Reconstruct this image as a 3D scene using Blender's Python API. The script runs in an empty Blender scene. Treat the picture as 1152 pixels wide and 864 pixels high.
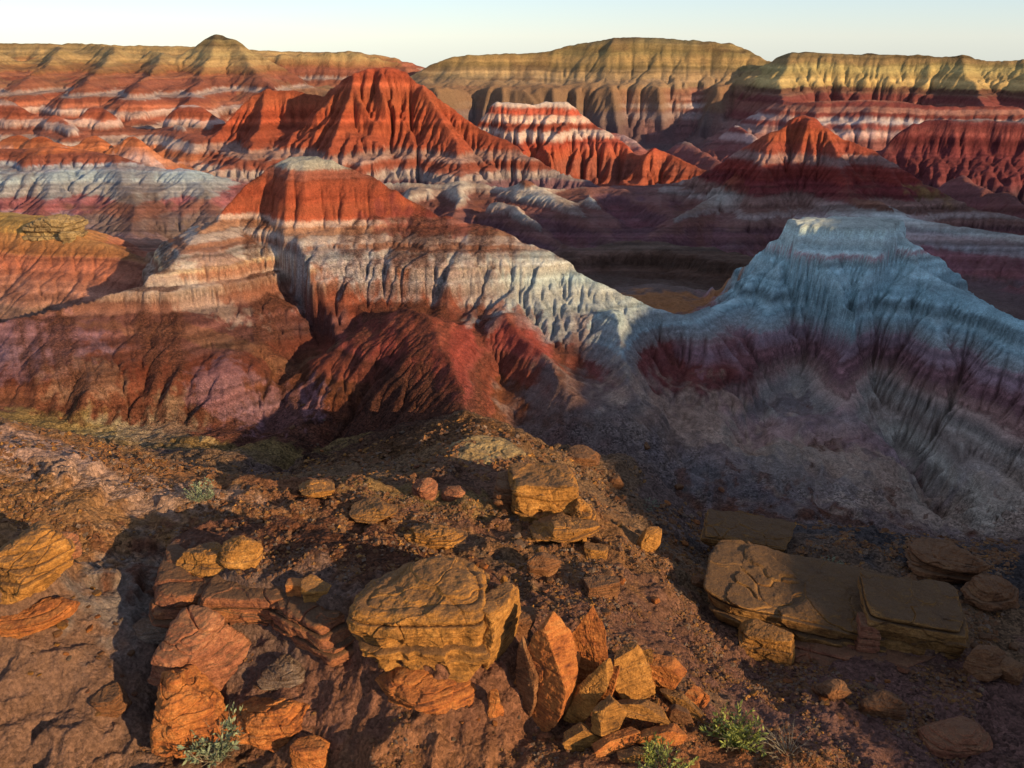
import bpy, bmesh, math, random, time
import numpy as np
from mathutils import Vector, Matrix, noise as mnoise
T0 = time.time()
scn = bpy.context.scene
C = scn.collection

# ------------------------------------------------------------------ camera
PITCH = math.radians(22.2)
F = 958.0                      # focal length in pixels of a 1152 wide picture
cam_d = bpy.data.cameras.new("camera")
cam = bpy.data.objects.new("camera", cam_d)
C.objects.link(cam)
cam.location = (0, 0, 0)
cam.rotation_euler = (math.pi/2 - PITCH, 0, 0)
cam_d.sensor_width = 36
cam_d.lens = 36*F/1152
cam_d.clip_start = 0.1
cam_d.clip_end = 5000
scn.camera = cam
# ------------------------------------------------------------------ light
SUN_EL = math.radians(15)
SUN_H = math.radians(-38)      # heading of the sun from +X, negative = towards the camera's side
sd = Vector((math.cos(SUN_EL)*math.cos(SUN_H), math.cos(SUN_EL)*math.sin(SUN_H), math.sin(SUN_EL)))
sun_d = bpy.data.lights.new("sun", 'SUN')
sun_d.energy = 5.0
sun_d.angle = math.radians(0.6)
sun_d.color = (1.0, 0.73, 0.40)
sun = bpy.data.objects.new("sun", sun_d)
C.objects.link(sun)
sun.rotation_euler = sd.to_track_quat('Z', 'Y').to_euler()
world = bpy.data.worlds.new("World")
scn.world = world
world.use_nodes = True
nt = world.node_tree
bg = nt.nodes["Background"]
sky = nt.nodes.new("ShaderNodeTexSky")
sky.sky_type = 'NISHITA'
sky.sun_disc = False
sky.sun_elevation = SUN_EL
sky.sun_rotation = math.pi/2 - SUN_H
sky.altitude = 600
sky.air_density = 1.0
sky.dust_density = 0.0
sky.ozone_density = 1.6
tint = nt.nodes.new("ShaderNodeVectorMath"); tint.operation = 'MULTIPLY'
tint.inputs[1].default_value = (0.66, 0.76, 0.98)
nt.links.new(sky.outputs[0], tint.inputs[0])
pale = nt.nodes.new("ShaderNodeMix"); pale.data_type = 'RGBA'      # even pale light added over the whole sky, lifting the shade
pale.inputs['Factor'].default_value = 0.40
pale.inputs['B'].default_value = (4.4, 4.9, 5.4, 1)
nt.links.new(tint.outputs[0], pale.inputs['A'])
nt.links.new(pale.outputs['Result'], bg.inputs[0])
bg.inputs[1].default_value = 0.11
scn.view_settings.view_transform = 'Standard'
scn.view_settings.look = 'None'
scn.view_settings.exposure = 0.70
scn.view_settings.gamma = 1.0

# ------------------------------------------------------------------ pixel rays
SP, CP = math.sin(PITCH), math.cos(PITCH)
def at(px, py, Y):
    u = (px-576)/F; v = (432-py)/F
    k = Y/(CP+v*SP)
    return np.array([u*k, Y, (-SP+v*CP)*k])

# ------------------------------------------------------------------ noise
rs = np.random.RandomState(7)
_perm = rs.permutation(256).astype(np.int32)
_perm = np.concatenate([_perm, _perm])
_ga = rs.rand(256)*2*np.pi
_gx = np.cos(_ga).astype(np.float32); _gy = np.sin(_ga).astype(np.float32)
def perlin(x, y, seed=0):
    x = np.asarray(x, np.float32)+seed*17.31; y = np.asarray(y, np.float32)+seed*9.77
    xi = np.floor(x).astype(np.int32); yi = np.floor(y).astype(np.int32)
    xf = x-xi; yf = y-yi
    xi &= 255; yi &= 255
    u = xf*xf*xf*(xf*(xf*6-15)+10); v = yf*yf*yf*(yf*(yf*6-15)+10)
    a = _perm[xi]; b = _perm[(xi+1) & 255]; y1 = (yi+1) & 255
    def g(h, dx, dy): return _gx[h]*dx+_gy[h]*dy
    aa = g(_perm[(a+yi) & 255], xf, yf); ba = g(_perm[(b+yi) & 255], xf-1, yf)
    ab = g(_perm[(a+y1) & 255], xf, yf-1); bb = g(_perm[(b+y1) & 255], xf-1, yf-1)
    r0 = aa+u*(ba-aa); r1 = ab+u*(bb-ab)
    return (r0+v*(r1-r0))*1.5
def fbm(x, y, o=4, seed=0, gain=.5):
    s = 0; a = 1; f = 1; t = 0
    for i in range(o):
        s = s+a*perlin(x*f, y*f, seed+i*3.1); t += a; a *= gain; f *= 2.03
    return s/t
def sstep(a, b, x):
    t = np.clip((x-a)/(b-a), 0, 1); return t*t*(3-2*t)

# ------------------------------------------------------------------ terrain description
# base surface: control points (px, py, Y)
CTRL = [
 # far
 (-200,115,300),(576,122,300),(1350,115,300),(-300,180,200),(300,170,180),(640,166,190),(900,166,190),(1400,166,200),(640,145,225),(900,145,225),(1200,145,225),(100,140,225),
 (0,178,150),(250,178,150),(480,205,150),(700,200,150),(850,205,145),(1152,215,150),(1500,230,140),(-400,250,140),
 (-100,215,125),(230,195,127),(420,215,125),(640,215,128),(760,212,128),(850,240,120),(1050,245,118),(1300,245,120),
 (100,262,100),(250,262,98),(400,292,95),(640,302,96),(720,302,100),(800,304,96),(900,300,96),(1100,296,96),(1400,310,95),(-200,270,95),
 (690,312,80),(800,322,78),(900,322,80),(1152,330,78),(500,320,78),(200,320,72),(-100,330,72),
 (700,331,64),(770,338,62),(850,360,62),(300,360,60),(0,370,56),(-250,370,56),(1300,480,50),
 # foot of the two big hills
 (-200,462,40),(0,462,40),(150,500,37.5),(300,537,30.5),(310,512,34),(380,528,30.5),(450,545,26.5),(450,515,31),(450,490,34.5),(560,470,34.5),(640,500,36),(720,490,38),(780,560,36.5),(850,565,37),(950,570,37),(1060,590,37),(1152,585,37),(1400,600,37),
 (700,440,43),(770,470,42),
 # crest of the near slope on the left, then down to the viewer
 (-200,470,27),(0,478,27),(100,512,25.5),(220,552,24),(330,558,24),(420,545,25.5),
 (0,560,21.5),(100,585,20.8),(-200,560,21),(30,690,16.6),(-100,720,16),(95,640,19.8),
 # hollow and lower ground
 (150,640,20.5),(170,700,18.5),(60,760,16.7),(0,800,15.5),(120,830,15.0),(250,770,16.9),(330,800,16.2),(230,715,18.3),(340,745,17.2),(430,775,16.5),
 (300,864,14.3),(150,900,13.7),(500,840,14.8),(600,864,13.9),(700,864,13.7),(520,800,15.8),
 # centre spur
 (500,470,34),(560,500,31),(620,545,27.8),(660,585,25.2),(720,640,22.4),(560,600,24),(600,640,21.6),(660,680,19.4),(480,600,22.6),(470,560,25.2),
 (700,720,18.0),(580,720,18.0),
 # valley to the right of it
 (700,560,31),(770,600,29),(790,660,24),(740,520,35),(680,510,34),
 (850,600,28.5),(950,620,26.5),(1060,640,26),(1152,640,26.5),(1300,640,26),
 (780,740,19.5),(850,770,19),(950,790,18.2),(1080,790,18.4),(1152,810,17.8),(1300,820,17.5),
 (830,835,15.2),(940,850,15.2),(760,800,15.6),(880,900,13.2),(1050,864,16),(1152,880,15.4),(700,790,15.7),
 (0,1100,9.5),(576,1150,9),(1152,1150,9.5),(-300,1100,9.5),(1500,1100,9.5),
]
CW = [(30,52,-22),(22,47,-22.3),(38,55,-22),(30,42,-22),(45,45,-22),(20,55,-21.5),(34,62,-21.5),(48,55,-23),(55,62,-23),(45,65,-23),(62,75,-24),(50,80,-23),(28,38,-22),(38,36,-21.5),
      (-10,50,-20),(-25,48,-20),(0,50,-20),(-5,42,-19),(-18,42,-19),(-8,60,-20.5),(-20,60,-21),(8,50,-20),(-40,48,-19),(-35,58,-20)]
cp = np.array([at(*c) for c in CTRL]+[np.array(c, float) for c in CW])
cu = cp[:, 0]/cp[:, 1]; cl = np.log(cp[:, 1]); cz = cp[:, 2]/cp[:, 1]
def tps_k(r2): return np.where(r2 > 0, r2*np.log(r2+1e-12), 0)
_K = tps_k((cu[:, None]-cu)**2+(cl[:, None]-cl)**2)+np.eye(len(cu))*3e-3
_P = np.stack([np.ones_like(cu), cu, cl], 1)
_A = np.block([[_K, _P], [_P.T, np.zeros((3, 3))]])
_W = np.linalg.solve(_A, np.concatenate([cz, np.zeros(3)]))
def base_h(x, y):
    yy = np.maximum(y, 8.0)
    u = np.clip(x/yy, -1.4, 1.5); l = np.log(yy)
    s = _W[-3]+_W[-2]*u+_W[-1]*l
    for i in range(len(cu)):
        s = s+_W[i]*tps_k((u-cu[i])**2+(l-cl[i])**2)
    xx = x.astype(np.float32); yf = yy.astype(np.float32)
    rib = 10*(np.abs(perlin(xx/19, yf/60, 33))*1.5-.45)+5*(np.abs(perlin(xx/6.5, yf/22, 35))*1.5-.4)
    W0 = np.interp(u, [-.7, -.33, -.2, -.1, .6], [182, 186, 196, 226, 226])
    wd = np.interp(u, [-.25, -.1], [32, 14])
    t = np.clip((yf-W0-rib)/wd, -.3, 1)
    wall = (t > 0)*(t**.8 if False else np.abs(t)**.85)*np.interp(u, [-.25, -.1], [12, 13.5])*(1-sstep(255, 285, yf))
    return s*yy-4.0*sstep(102, 125, yy)+wall

# hills: crest polyline (px,py,Y), master profile (D,z), palette, flute amplitude / length
H = []
def hill(name, label, crest, prof, pal, flute=.25, fl=3.0, warp=1.0, world=False, rel=False):
    pts = np.array(crest, float) if world else np.array([at(*c) for c in crest])
    prof = list(prof)
    if not rel:
        for k_ in range(1, len(prof)):
            (d0, z0), (d1, z1) = prof[k_-1], prof[k_]
            if d0 >= 12 and (z0-z1)/(d1-d0) < .34:
                prof = prof[:k_]+[(d0+(z0+42)/.85, -42)]; break
    H.append(dict(name=name, label=label, pts=pts, prof=np.array(prof, float), pal=pal, flute=flute, fl=fl, warp=warp, rel=rel))

hill('plateau', 'far brown plateau along the skyline on the left', [(-600,50,345),(-200,48,345),(0,47,340),(100,48,335),(210,51,335),(300,55,335),(340,57,335),(400,57,335),(440,63,335),(480,74,335),(700,75,335),(1200,75,335),(1700,75,335)],
     [(0,2),(4,-1),(18,-9),(60,-20),(160,-40)], 'far', .3, 8, 2.5)
hill('ridge', 'long pale yellow cliff on the skyline left of the centre', [(225,62,285),(300,58,280),(345,56,278),(400,55,276),(440,64,276),(478,80,272)],
     [(0,0),(2,-2),(5,-8),(12,-14),(50,-20),(110,-28)], 'far', .25, 6, 2)
hill('hill', 'yellow domed hill on the skyline with ribbed sides, left of the red butte', [(210,56,238),(225,46,238),(245,43.5,238),(262,46,238),(285,62,236),(330,84,232)],
     [(0,0),(4,-.8),(8,-5.2),(15,-9.5),(40,-15),(75,-20)], 'far', .35, 6, 2)
for a in ([(60,52,262),(70,52,250),(50,75,225),(20,92,205)], [(100,50,262),(128,51,248),(120,70,225),(95,92,200)], [(-60,50,262),(-10,51,250),(-10,75,225),(-40,90,205)],
          [(170,55,250),(185,60,240),(172,80,215),(150,98,190)], [(245,44,238),(225,85,215),(215,110,190)], [(262,48,236),(300,92,210),(320,112,190)],
          [(-150,50,262),(-110,55,240),(-130,90,205)]):
    hill('spur', 'ribbed yellow and red spur running down from the left skyline', a, [(0,0),(3,-2),(9,-7),(18,-13),(50,-20),(90,-26)], 'far', .4, 5, 2)
hill('ridge', 'broad yellow ridge on the skyline above the centre', [(462,86,262),(482,72,262),(500,64,262),(530,60,262),(570,58.5,262),(612,58,262),(650,48,262),(690,42,260),(740,42,258),(790,44,256),(825,47,254),(848,56,252),(868,72,246),(895,96,236)],
     [(0,.6),(6,-.5),(12,-5),(20,-12.3),(26,-13.4),(38,-27),(60,-34)], 'farmid', .18, 9, 2.5)
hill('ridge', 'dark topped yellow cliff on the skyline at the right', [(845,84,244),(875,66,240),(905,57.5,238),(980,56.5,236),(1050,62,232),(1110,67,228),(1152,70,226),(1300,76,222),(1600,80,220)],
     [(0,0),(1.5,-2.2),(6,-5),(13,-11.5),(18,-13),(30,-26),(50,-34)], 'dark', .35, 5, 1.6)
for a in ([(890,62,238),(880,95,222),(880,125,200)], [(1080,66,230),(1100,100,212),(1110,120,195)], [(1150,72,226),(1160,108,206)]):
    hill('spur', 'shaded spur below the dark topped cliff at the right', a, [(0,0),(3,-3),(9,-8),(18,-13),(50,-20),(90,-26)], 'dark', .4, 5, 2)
rj = random.Random(4)
for (px, py, Y) in ((700,150,182),(770,158,178),(830,140,186),(640,160,176),(560,150,190),(800,176,165),(960,160,170),(1080,195,140),(1130,215,128),(500,170,165),(200,140,160),(60,128,165)):
    hill('knoll', 'banded knoll in the middle distance', [(px-14,py+9,Y+4),(px,py,Y),(px+22,py+16,Y-9)], [(0,0),(.8,.3),(4,3.6),(9,7),(18,10)], 'farmid' if px > 450 else 'far', .45, 2.4, 1.0, False, True)
# middle distance
hill('butte', 'tall bright red butte with fluted sides in the middle distance', [(236,165,150),(255,130,156),(286,100,160),(330,95,161),(362,104,158),(388,84,151),(410,76,150),(430,73.5,150),(455,77,150),(478,92,149),(505,114,147),(540,138,144),(575,158,140),(610,180,137),(660,196,134)],
     [(0,-4.2),(4.2,-5.1),(7.5,-9),(13,-15),(18,-18.3),(26,-19.3),(26.6,-20.2),(38,-23),(80,-28)], 'red', .55, 3.2, 1.6)
for a in ([(400,80,149),(380,130,141),(372,185,131)], [(475,95,147),(510,150,138),(520,185,131)], [(300,99,160),(290,140,148),(275,175,138)]):
    hill('spur', 'fluted red spur of the tall butte', a, [(0,-4.3),(1.2,-6),(6,-12),(12,-17),(18,-19.5),(38,-23),(80,-28)], 'red', .5, 2.5, 1.4)
hill('butte', 'red butte with white ribs behind and right of the tall one', [(530,150,170),(548,118,172),(562,110,172),(600,113,172),(638,108,172),(652,116,172),(672,140,170),(700,158,166),(722,172,162),(735,162,160),(748,168,160),(790,186,155),(830,198,150)],
     [(0,-9),(1.5,-11),(8,-16),(16,-19),(30,-21),(80,-28)], 'red2', .5, 4, 1.6)
hill('butte', 'red butte with white flutes at the right', [(852,225,110),(862,180,114),(872,150,117),(886,132,118),(905,128,118),(925,132,118),(940,146,117),(985,163,115),(1005,185,112),(1060,214,107),(1110,234,103),(1180,250,100)],
     [(0,-9.2),(3.6,-10.1),(6.4,-14),(11.5,-17.5),(18,-20.7),(18.5,-21.4),(26,-25),(60,-28)], 'red3', .5, 3, 1.4)
for a in ([(930,140,116),(950,190,108),(960,240,98)], [(1000,185,112),(1030,235,102),(1050,262,95)]):
    hill('spur', 'spur of the red butte at the right', a, [(0,-9.2),(1.2,-11),(5,-15),(11,-19),(17,-22),(50,-28)], 'red3', .5, 2.4, 1.2)
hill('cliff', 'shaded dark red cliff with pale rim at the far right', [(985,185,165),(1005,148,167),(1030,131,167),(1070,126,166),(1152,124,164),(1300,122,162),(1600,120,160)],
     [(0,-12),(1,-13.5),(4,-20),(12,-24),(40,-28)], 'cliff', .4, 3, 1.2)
hill('ridge', 'banded red slope below the dark cliff at the right', [(870,118,205),(930,112,198),(980,110,196),(1060,118,192),(1152,120,190)], [(0,-9),(3,-11),(12,-17),(40,-24)], 'farmid', .4, 5, 2)
hill('terrace', 'pale terrace with red cones at the right edge', [(985,226,98),(1040,243,93),(1100,252,90),(1152,262,87),(1260,268,85),(1500,270,83)],
     [(0,-17),(5,-17.8),(6,-19),(12,-22),(30,-25)], 'terr', .5, 3, 1.2)
hill('terrace', 'blue white terrace with a rusty cap at the left', [(-300,160,118),(-100,165,118),(0,170,117),(60,166,116),(100,170,115),(150,180,112),(205,192,110)],
     [(0,-13.6),(5,-14.6),(6,-15.6),(14,-18.6),(22,-20.6),(60,-25)], 'blue', .55, 4, 1.5)
for a in ([(60,170,115),(50,220,102),(40,262,92)], [(130,178,112),(150,230,98),(150,268,90)], [(0,172,116),(-30,225,102),(-50,265,90)], [(205,192,110),(250,245,97),(270,268,90)]):
    hill('spur', 'lilac spur below the blue white terrace', a, [(0,-13.6),(1.5,-15),(8,-18.2),(14,-21),(50,-26)], 'blue', .45, 2.5, 1.2)
for (px, py, Y, s) in ((20,150,132,1.0),(105,151,134,.8),(48,152,128,.7),(215,114,168,1.2),(5,108,172,1.3),(150,152,130,.5),(330,140,160,1),(110,118,170,1)):
    p = at(px, py, Y)
    hill('knoll', 'small orange knoll above the terrace at the left', [(p[0]-1.5*s,Y,p[2]-.3*s),(p[0],Y,p[2]),(p[0]+2.5*s,Y-2,p[2]-.7*s)],
         [(0,p[2]),(1.2,p[2]-.7),(6,p[2]-5),(12,p[2]-8),(30,p[2]-14)], 'knoll' if py > 130 else 'far', .4, 2, 1.0, True)
hill('terrace', 'dark bedded rock ledges on the valley floor behind the saddle', [(630,288,88),(690,279,89),(740,276,88),(800,282,84),(850,294,78)],
     [(0,0),(2.5,.1),(2.9,1.4),(5,1.8),(5.4,3.0),(8,3.4),(8.4,4.6),(14,9)], 'dkrock', .5, 2.5, 1.8, False, True)
hill('ridge', 'dusky pink ridge in the valley behind the saddle', [(850,190,118),(806,220,110),(756,248,101),(716,274,93)], [(0,0),(1,.4),(5,3.5),(10,8),(18,16)], 'terr2', .45, 2.2, 1.0, False, True)
hill('ridge', 'pale and red ridge in the valley left of the dark ledges', [(590,203,118),(636,230,108),(676,256,99),(700,282,92)], [(0,0),(1,.4),(5,3.5),(10,8),(18,16)], 'terr2', .45, 2.2, 1.0, False, True)
hill('slope', 'dusky slope falling to the valley left of the red butte', [(870,150,117),(856,205,109),(836,255,101),(815,290,92)], [(0,0),(1,.2),(6,4),(12,9),(20,16)], 'red3', .4, 2.5, 1.0, False, True)
hill('terrace', 'pale banded terrace below the tall red butte', [(380,200,126),(430,196,124),(500,198,122),(545,200,121),(585,208,119),(640,207,124),(700,206,128),(760,207,130),(840,207,130)],
     [(0,-17.4),(3,-18),(3.8,-20.4),(10,-23.4),(25,-32)], 'terr2', .5, 3, 1.4)
for a in ([(520,200,121),(515,220,113),(505,245,106)], [(660,212,124),(665,222,112),(690,244,104),(705,262,100)], [(740,212,124),(742,226,112),(765,250,104),(785,268,100)], [(560,222,108),(578,226,105),(600,245,98),(635,276,90)], [(600,212,118),(640,228,111),(690,270,98)], [(700,210,124),(735,238,112),(770,270,98)], [(780,208,128),(800,240,112),(812,262,100)], [(470,200,118),(450,235,108)]):
    hill('spur', 'pale capped cone on the terrace below the tall red butte', a, [(0,-17),(.8,-18.2),(4.5,-21.4),(9,-25),(20,-36)], 'terr2', .5, 2, 1.0)
# two big hills
hill('hill', 'sunlit yellow and orange hill at the left edge', [(-350,225,70),(-120,222,68),(-20,236,64),(25,238,62),(60,247,60.5),(95,264,59),(135,280,57.5),(178,292,56),(230,310,54)],
     [(0,-10.4),(2,-11.6),(4.5,-12.6),(5,-13.1),(10,-15.2),(14,-16.4),(30,-20)], 'gold', .25, 3, 1.2)
hill('hill', 'big banded hill with grey and red summit left of the centre', [(-250,420,43),(-100,388,44),(0,361,46),(100,334,47),(180,305,49),(215,272,52),(248,238,56),(272,203,57),(300,183,58),(330,174,58),(352,174,58),(395,184,58),(430,203,57.5),(465,226,57),(495,241,56),(530,249,55.5),(562,257,54.5),(578,268,54),(615,284,53),(640,298,52.5)],
     [(0,-7.0),(2.0,-7.45),(4.0,-9.4),(5.2,-11.1),(8,-12.2),(10.5,-13.2),(11,-13.4),(11.4,-14.7),(17,-17.1),(22,-18.8),(27,-22),(40,-34)], 'main', .2, 2.4, .7)
hill('spur', 'dull red cone in front of the big banded hill', [(455,344,47),(478,352,45.2),(492,376,43),(508,412,40.5),(525,450,38),(535,480,36)],
     [(0,-13.4),(.8,-13.9),(4.5,-15.8),(9,-18.5),(30,-23)], 'cone', .22, 1.6, .8)
hill('spur', 'crimson rib below the right shoulder of the big banded hill', [(570,350,47.5),(598,376,45),(625,412,42.5),(645,442,40)],
     [(0,-14.6),(.8,-15),(4,-17.2),(8,-19.5),(30,-24)], 'cone', .4, 1.1, .7)
hill('saddle', 'pale saddle with crimson ribs joining the two big hills', [(596,276,53.5),(620,287,53),(650,303,52.3),(700,328,51.3),(740,345,51),(776,351,51),(797,346,53)],
     [(0,-11),(3,-13),(6,-15.0),(8.2,-15.8),(8.5,-16.1),(13,-19),(17,-22),(24,-26),(40,-38)], 'crim', .4, 1.8, .5)
hill('spur', 'crimson rib near the saddle between the two big hills', [(690,345,48.5),(700,382,45.5),(705,430,41.7)],
     [(0,-15),(.8,-15.5),(4,-17.8),(8,-20),(30,-24)], 'crim', .4, 1.2, .7)
bp = [(0,-11.65),(1.8,-11.8),(2.1,-13.0),(3.4,-13.6),(6,-15.1),(8.2,-15.8),(8.5,-16.2),(13,-19.4),(17.3,-22.3),(24,-26),(40,-38)]
hill('hill', 'flat topped pale blue hill with purple foot at the right', [(776,353,51),(797,346,53),(822,333,55.5),(845,314,57),(862,296,58),(877,266,58.5),(888,248,58.5),(950,246,58.5),(1012,248,58),(1024,268,57.5),(1034,296,56),(1078,324,54),(1125,350,50),(1160,362,48),(1250,405,44),(1400,470,40)],
     bp, 'bluehill', .45, 2.0, .3)
for a in ([(884,290,57),(868,335,54.5),(848,400,49.8),(815,455,45.5)], [(960,305,55.5),(968,345,53),(955,400,49.3),(940,470,45),(925,540,41.5)], [(1130,352,50),(1140,400,47),(1140,470,43),(1130,550,39.5)], [(1050,325,53.5),(1060,375,50),(1090,420,47.2)]):
    hill('spur', 'ribbed spur at the foot of the pale blue hill', a, [(0,-12),(.9,-13.1),(5,-16.6),(10,-20.8),(15,-25),(40,-40)], 'bluehill', .35, 1.7, .8)
# outside the picture: last hill here, unseen, on the sun's side, shaped to shade the valley
hill('bench', 'gravelly sandstone bench in the foreground', [(250,604,19.7),(300,612,19.2),(340,618,18.8),(400,630,18.2),(450,642,17.7),(500,662,17.0)],
     [(0,0),(1.3,.12),(1.5,.8),(1.8,1.5),(3,2.2),(6,5)], 'near', .2, 1.2, .35, False, True)
hill('bench', 'gravelly rock shelf at the left edge', [(-60,590,19.2),(-10,615,18.4),(15,632,17.9)],
     [(0,0),(.9,.1),(1.2,.8),(1.7,1.2),(3,1.8),(6,4)], 'near', .2, 1.2, .3, False, True)
hill('bench', 'rocky knob on the centre spur', [(545,520,30),(590,548,27.6),(625,572,25.8)],
     [(0,-.2),(.8,-.1),(1.2,.5),(1.8,.9),(3,1.8),(6,4)], 'near', .3, 1.2, .35, False, True)
hill('hill', 'unseen hill outside the picture to the right, shaped to shade the valley', [(50,-60,-6),(50,-25,-4.5),(50,-12,-2.4),(51,-3,-1.0),(54,8,.3),(60,20,1.6),(64,34,2.8),(74,50,4),(86,70,3),(105,95,-2)],
     [(0,4),(3,3),(9,-4),(15,-14),(21,-26),(30,-40)], 'terr', .1, 5, .8, True)

# gullies: polyline (px,py,Y), depth, width
G = [([(975,342,53),(1000,390,50),(1022,440,47),(1040,500,43.5),(1058,570,40),(1062,600,38)], 2.2, 1.2),
     ([(912,345,53),(900,385,50.5),(878,415,48.5),(855,470,45),(838,520,42)], 1.3, .9),
     ([(1105,350,51),(1092,385,49.5),(1080,420,47.5)], 1.0, .8),
     ([(560,345,46.5),(570,400,41.5),(600,450,38),(650,480,37),(720,500,37),(790,560,35),(800,620,27)], 1.0, 1.6),
     ([(430,355,44),(380,400,40.5),(330,450,37.5),(300,520,32.8)], 1.2, 1.4),
     ([(300,345,44.5),(290,400,40.5),(250,440,38)], .6, .9),
     ([(770,350,50),(760,400,46),(765,450,43),(780,520,38.5)], 1.0, 1.2),
     ([(720,350,49.5),(735,400,46),(750,440,43)], .5, .7)]

def seg_dist(x, y, P, wy=False):
    """distance to a polyline, interpolated third coordinate and arc length"""
    best = np.full(x.shape, 1e9, np.float32); z = np.zeros_like(best); s = np.zeros_like(best); yn = np.zeros_like(best); acc = 0
    for i in range(len(P)-1):
        a = P[i]; b = P[i+1]; d = b-a; L2 = d[0]**2+d[1]**2+1e-9
        t = np.clip(((x-a[0])*d[0]+(y-a[1])*d[1])/L2, 0, 1)
        dd = np.hypot(x-a[0]-t*d[0], y-a[1]-t*d[1])
        m = dd < best
        best = np.where(m, dd, best); z = np.where(m, a[2]+t*d[2], z); s = np.where(m, acc+t*math.sqrt(L2), s)
        if wy: yn = np.where(m, a[1]+t*d[1], yn)
        acc += math.sqrt(L2)
    return (best, z, s, yn) if wy else (best, z, s)

def hill_height(h, x, y):
    P = h['pts']; w = h['warp']; fl = h['fl']
    xw = x+w*fbm(x/(5*w), y/(5*w), 3, 3); yw = y+w*fbm(x/(5*w), y/(5*w), 3, 11)
    d, zc, s, yn = seg_dist(xw, yw, P, True)
    if h['pal'] in ('bluehill', 'crim', 'main') and h['name'] != 'spur': d = d+1.1*np.maximum(d-2.0, 0)*np.clip((yw-yn)/(d+.1), 0, 1)
    n = .9*np.abs(perlin(xw/fl*.4, yw/fl*.3, 23))+.8*np.abs(perlin(xw/fl, yw/fl*.6, 21))*(.4+1.2*np.clip(.5+perlin(xw/fl*.3, yw/fl*.3, 27), 0, 1))+.4*np.abs(perlin(xw/fl*2.1, yw/fl*1.4, 25))
    d2 = d*(1+h['flute']*(n-.6)*np.clip(d/2.5, 0, 1))
    D = h['prof'][:, 0]; Z = h['prof'][:, 1]
    if h['rel']: return zc-np.interp(d2, D, Z)
    D0 = np.interp(-zc, -Z, D)
    over = np.maximum(zc-Z[0], 0)
    return np.interp(D0+d2, D, Z)+over*np.exp(-d2/2)

def terrain(x, y):
    """height, id of the top two hills and blend weight"""
    z = base_h(x, y).astype(np.float32)
    z += fbm(x/6, y/6, 4, 40)*.35*np.clip(y/40, .25, 4)
    id1 = np.full(x.shape, -1, np.int16); id2 = id1.copy(); wt = np.zeros(x.shape, np.float32)
    for k, h in enumerate(H):
        P = h['pts']; R = h['prof'][-1, 0]*1.0
        m = (x > P[:, 0].min()-R) & (x < P[:, 0].max()+R) & (y > P[:, 1].min()-R) & (y < P[:, 1].max()+R)
        if not m.any(): continue
        xm = x[m]; ym = y[m]; zm = z[m]
        hh = hill_height(h, xm, ym)
        kk = np.clip(ym*.0055, .12, 2.0)*np.where(ym > 75, 1.6, 1)
        df = hh-zm
        sm = zm+kk*np.logaddexp(0, df/kk)
        sm = np.where(df > 6*kk, hh, np.where(df < -6*kk, zm, sm))-0.0
        w_new = 1/(1+np.exp(-np.clip(df/(kk*1.3), -30, 30)))
        i1 = id1[m]; i2 = id2[m]; w = wt[m]
        top = w_new > .5
        i2n = np.where(top, i1, np.where(w_new > w, k, i2)); i1n = np.where(top, k, i1)
        wn = np.where(top, 1-w_new, np.maximum(w_new, w))
        z[m] = sm; id1[m] = i1n; id2[m] = i2n; wt[m] = wn
    for (pl, dep, wd) in G:
        P = np.array([at(*c) for c in pl]); R = wd*4
        m = (x > P[:, 0].min()-R) & (x < P[:, 0].max()+R) & (y > P[:, 1].min()-R) & (y < P[:, 1].max()+R)
        if not m.any(): continue
        xm = x[m]+.35*fbm(x[m]/1.6, y[m]/1.6, 3, 60); ym = y[m]+.35*fbm(x[m]/1.6, y[m]/1.6, 3, 66)
        d, zc, s = seg_dist(xm, ym, P)
        z[m] -= dep*np.exp(-(d/wd)**1.3)*np.clip(s/2, 0.15, 1)
    return z, id1, id2, wt

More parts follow.
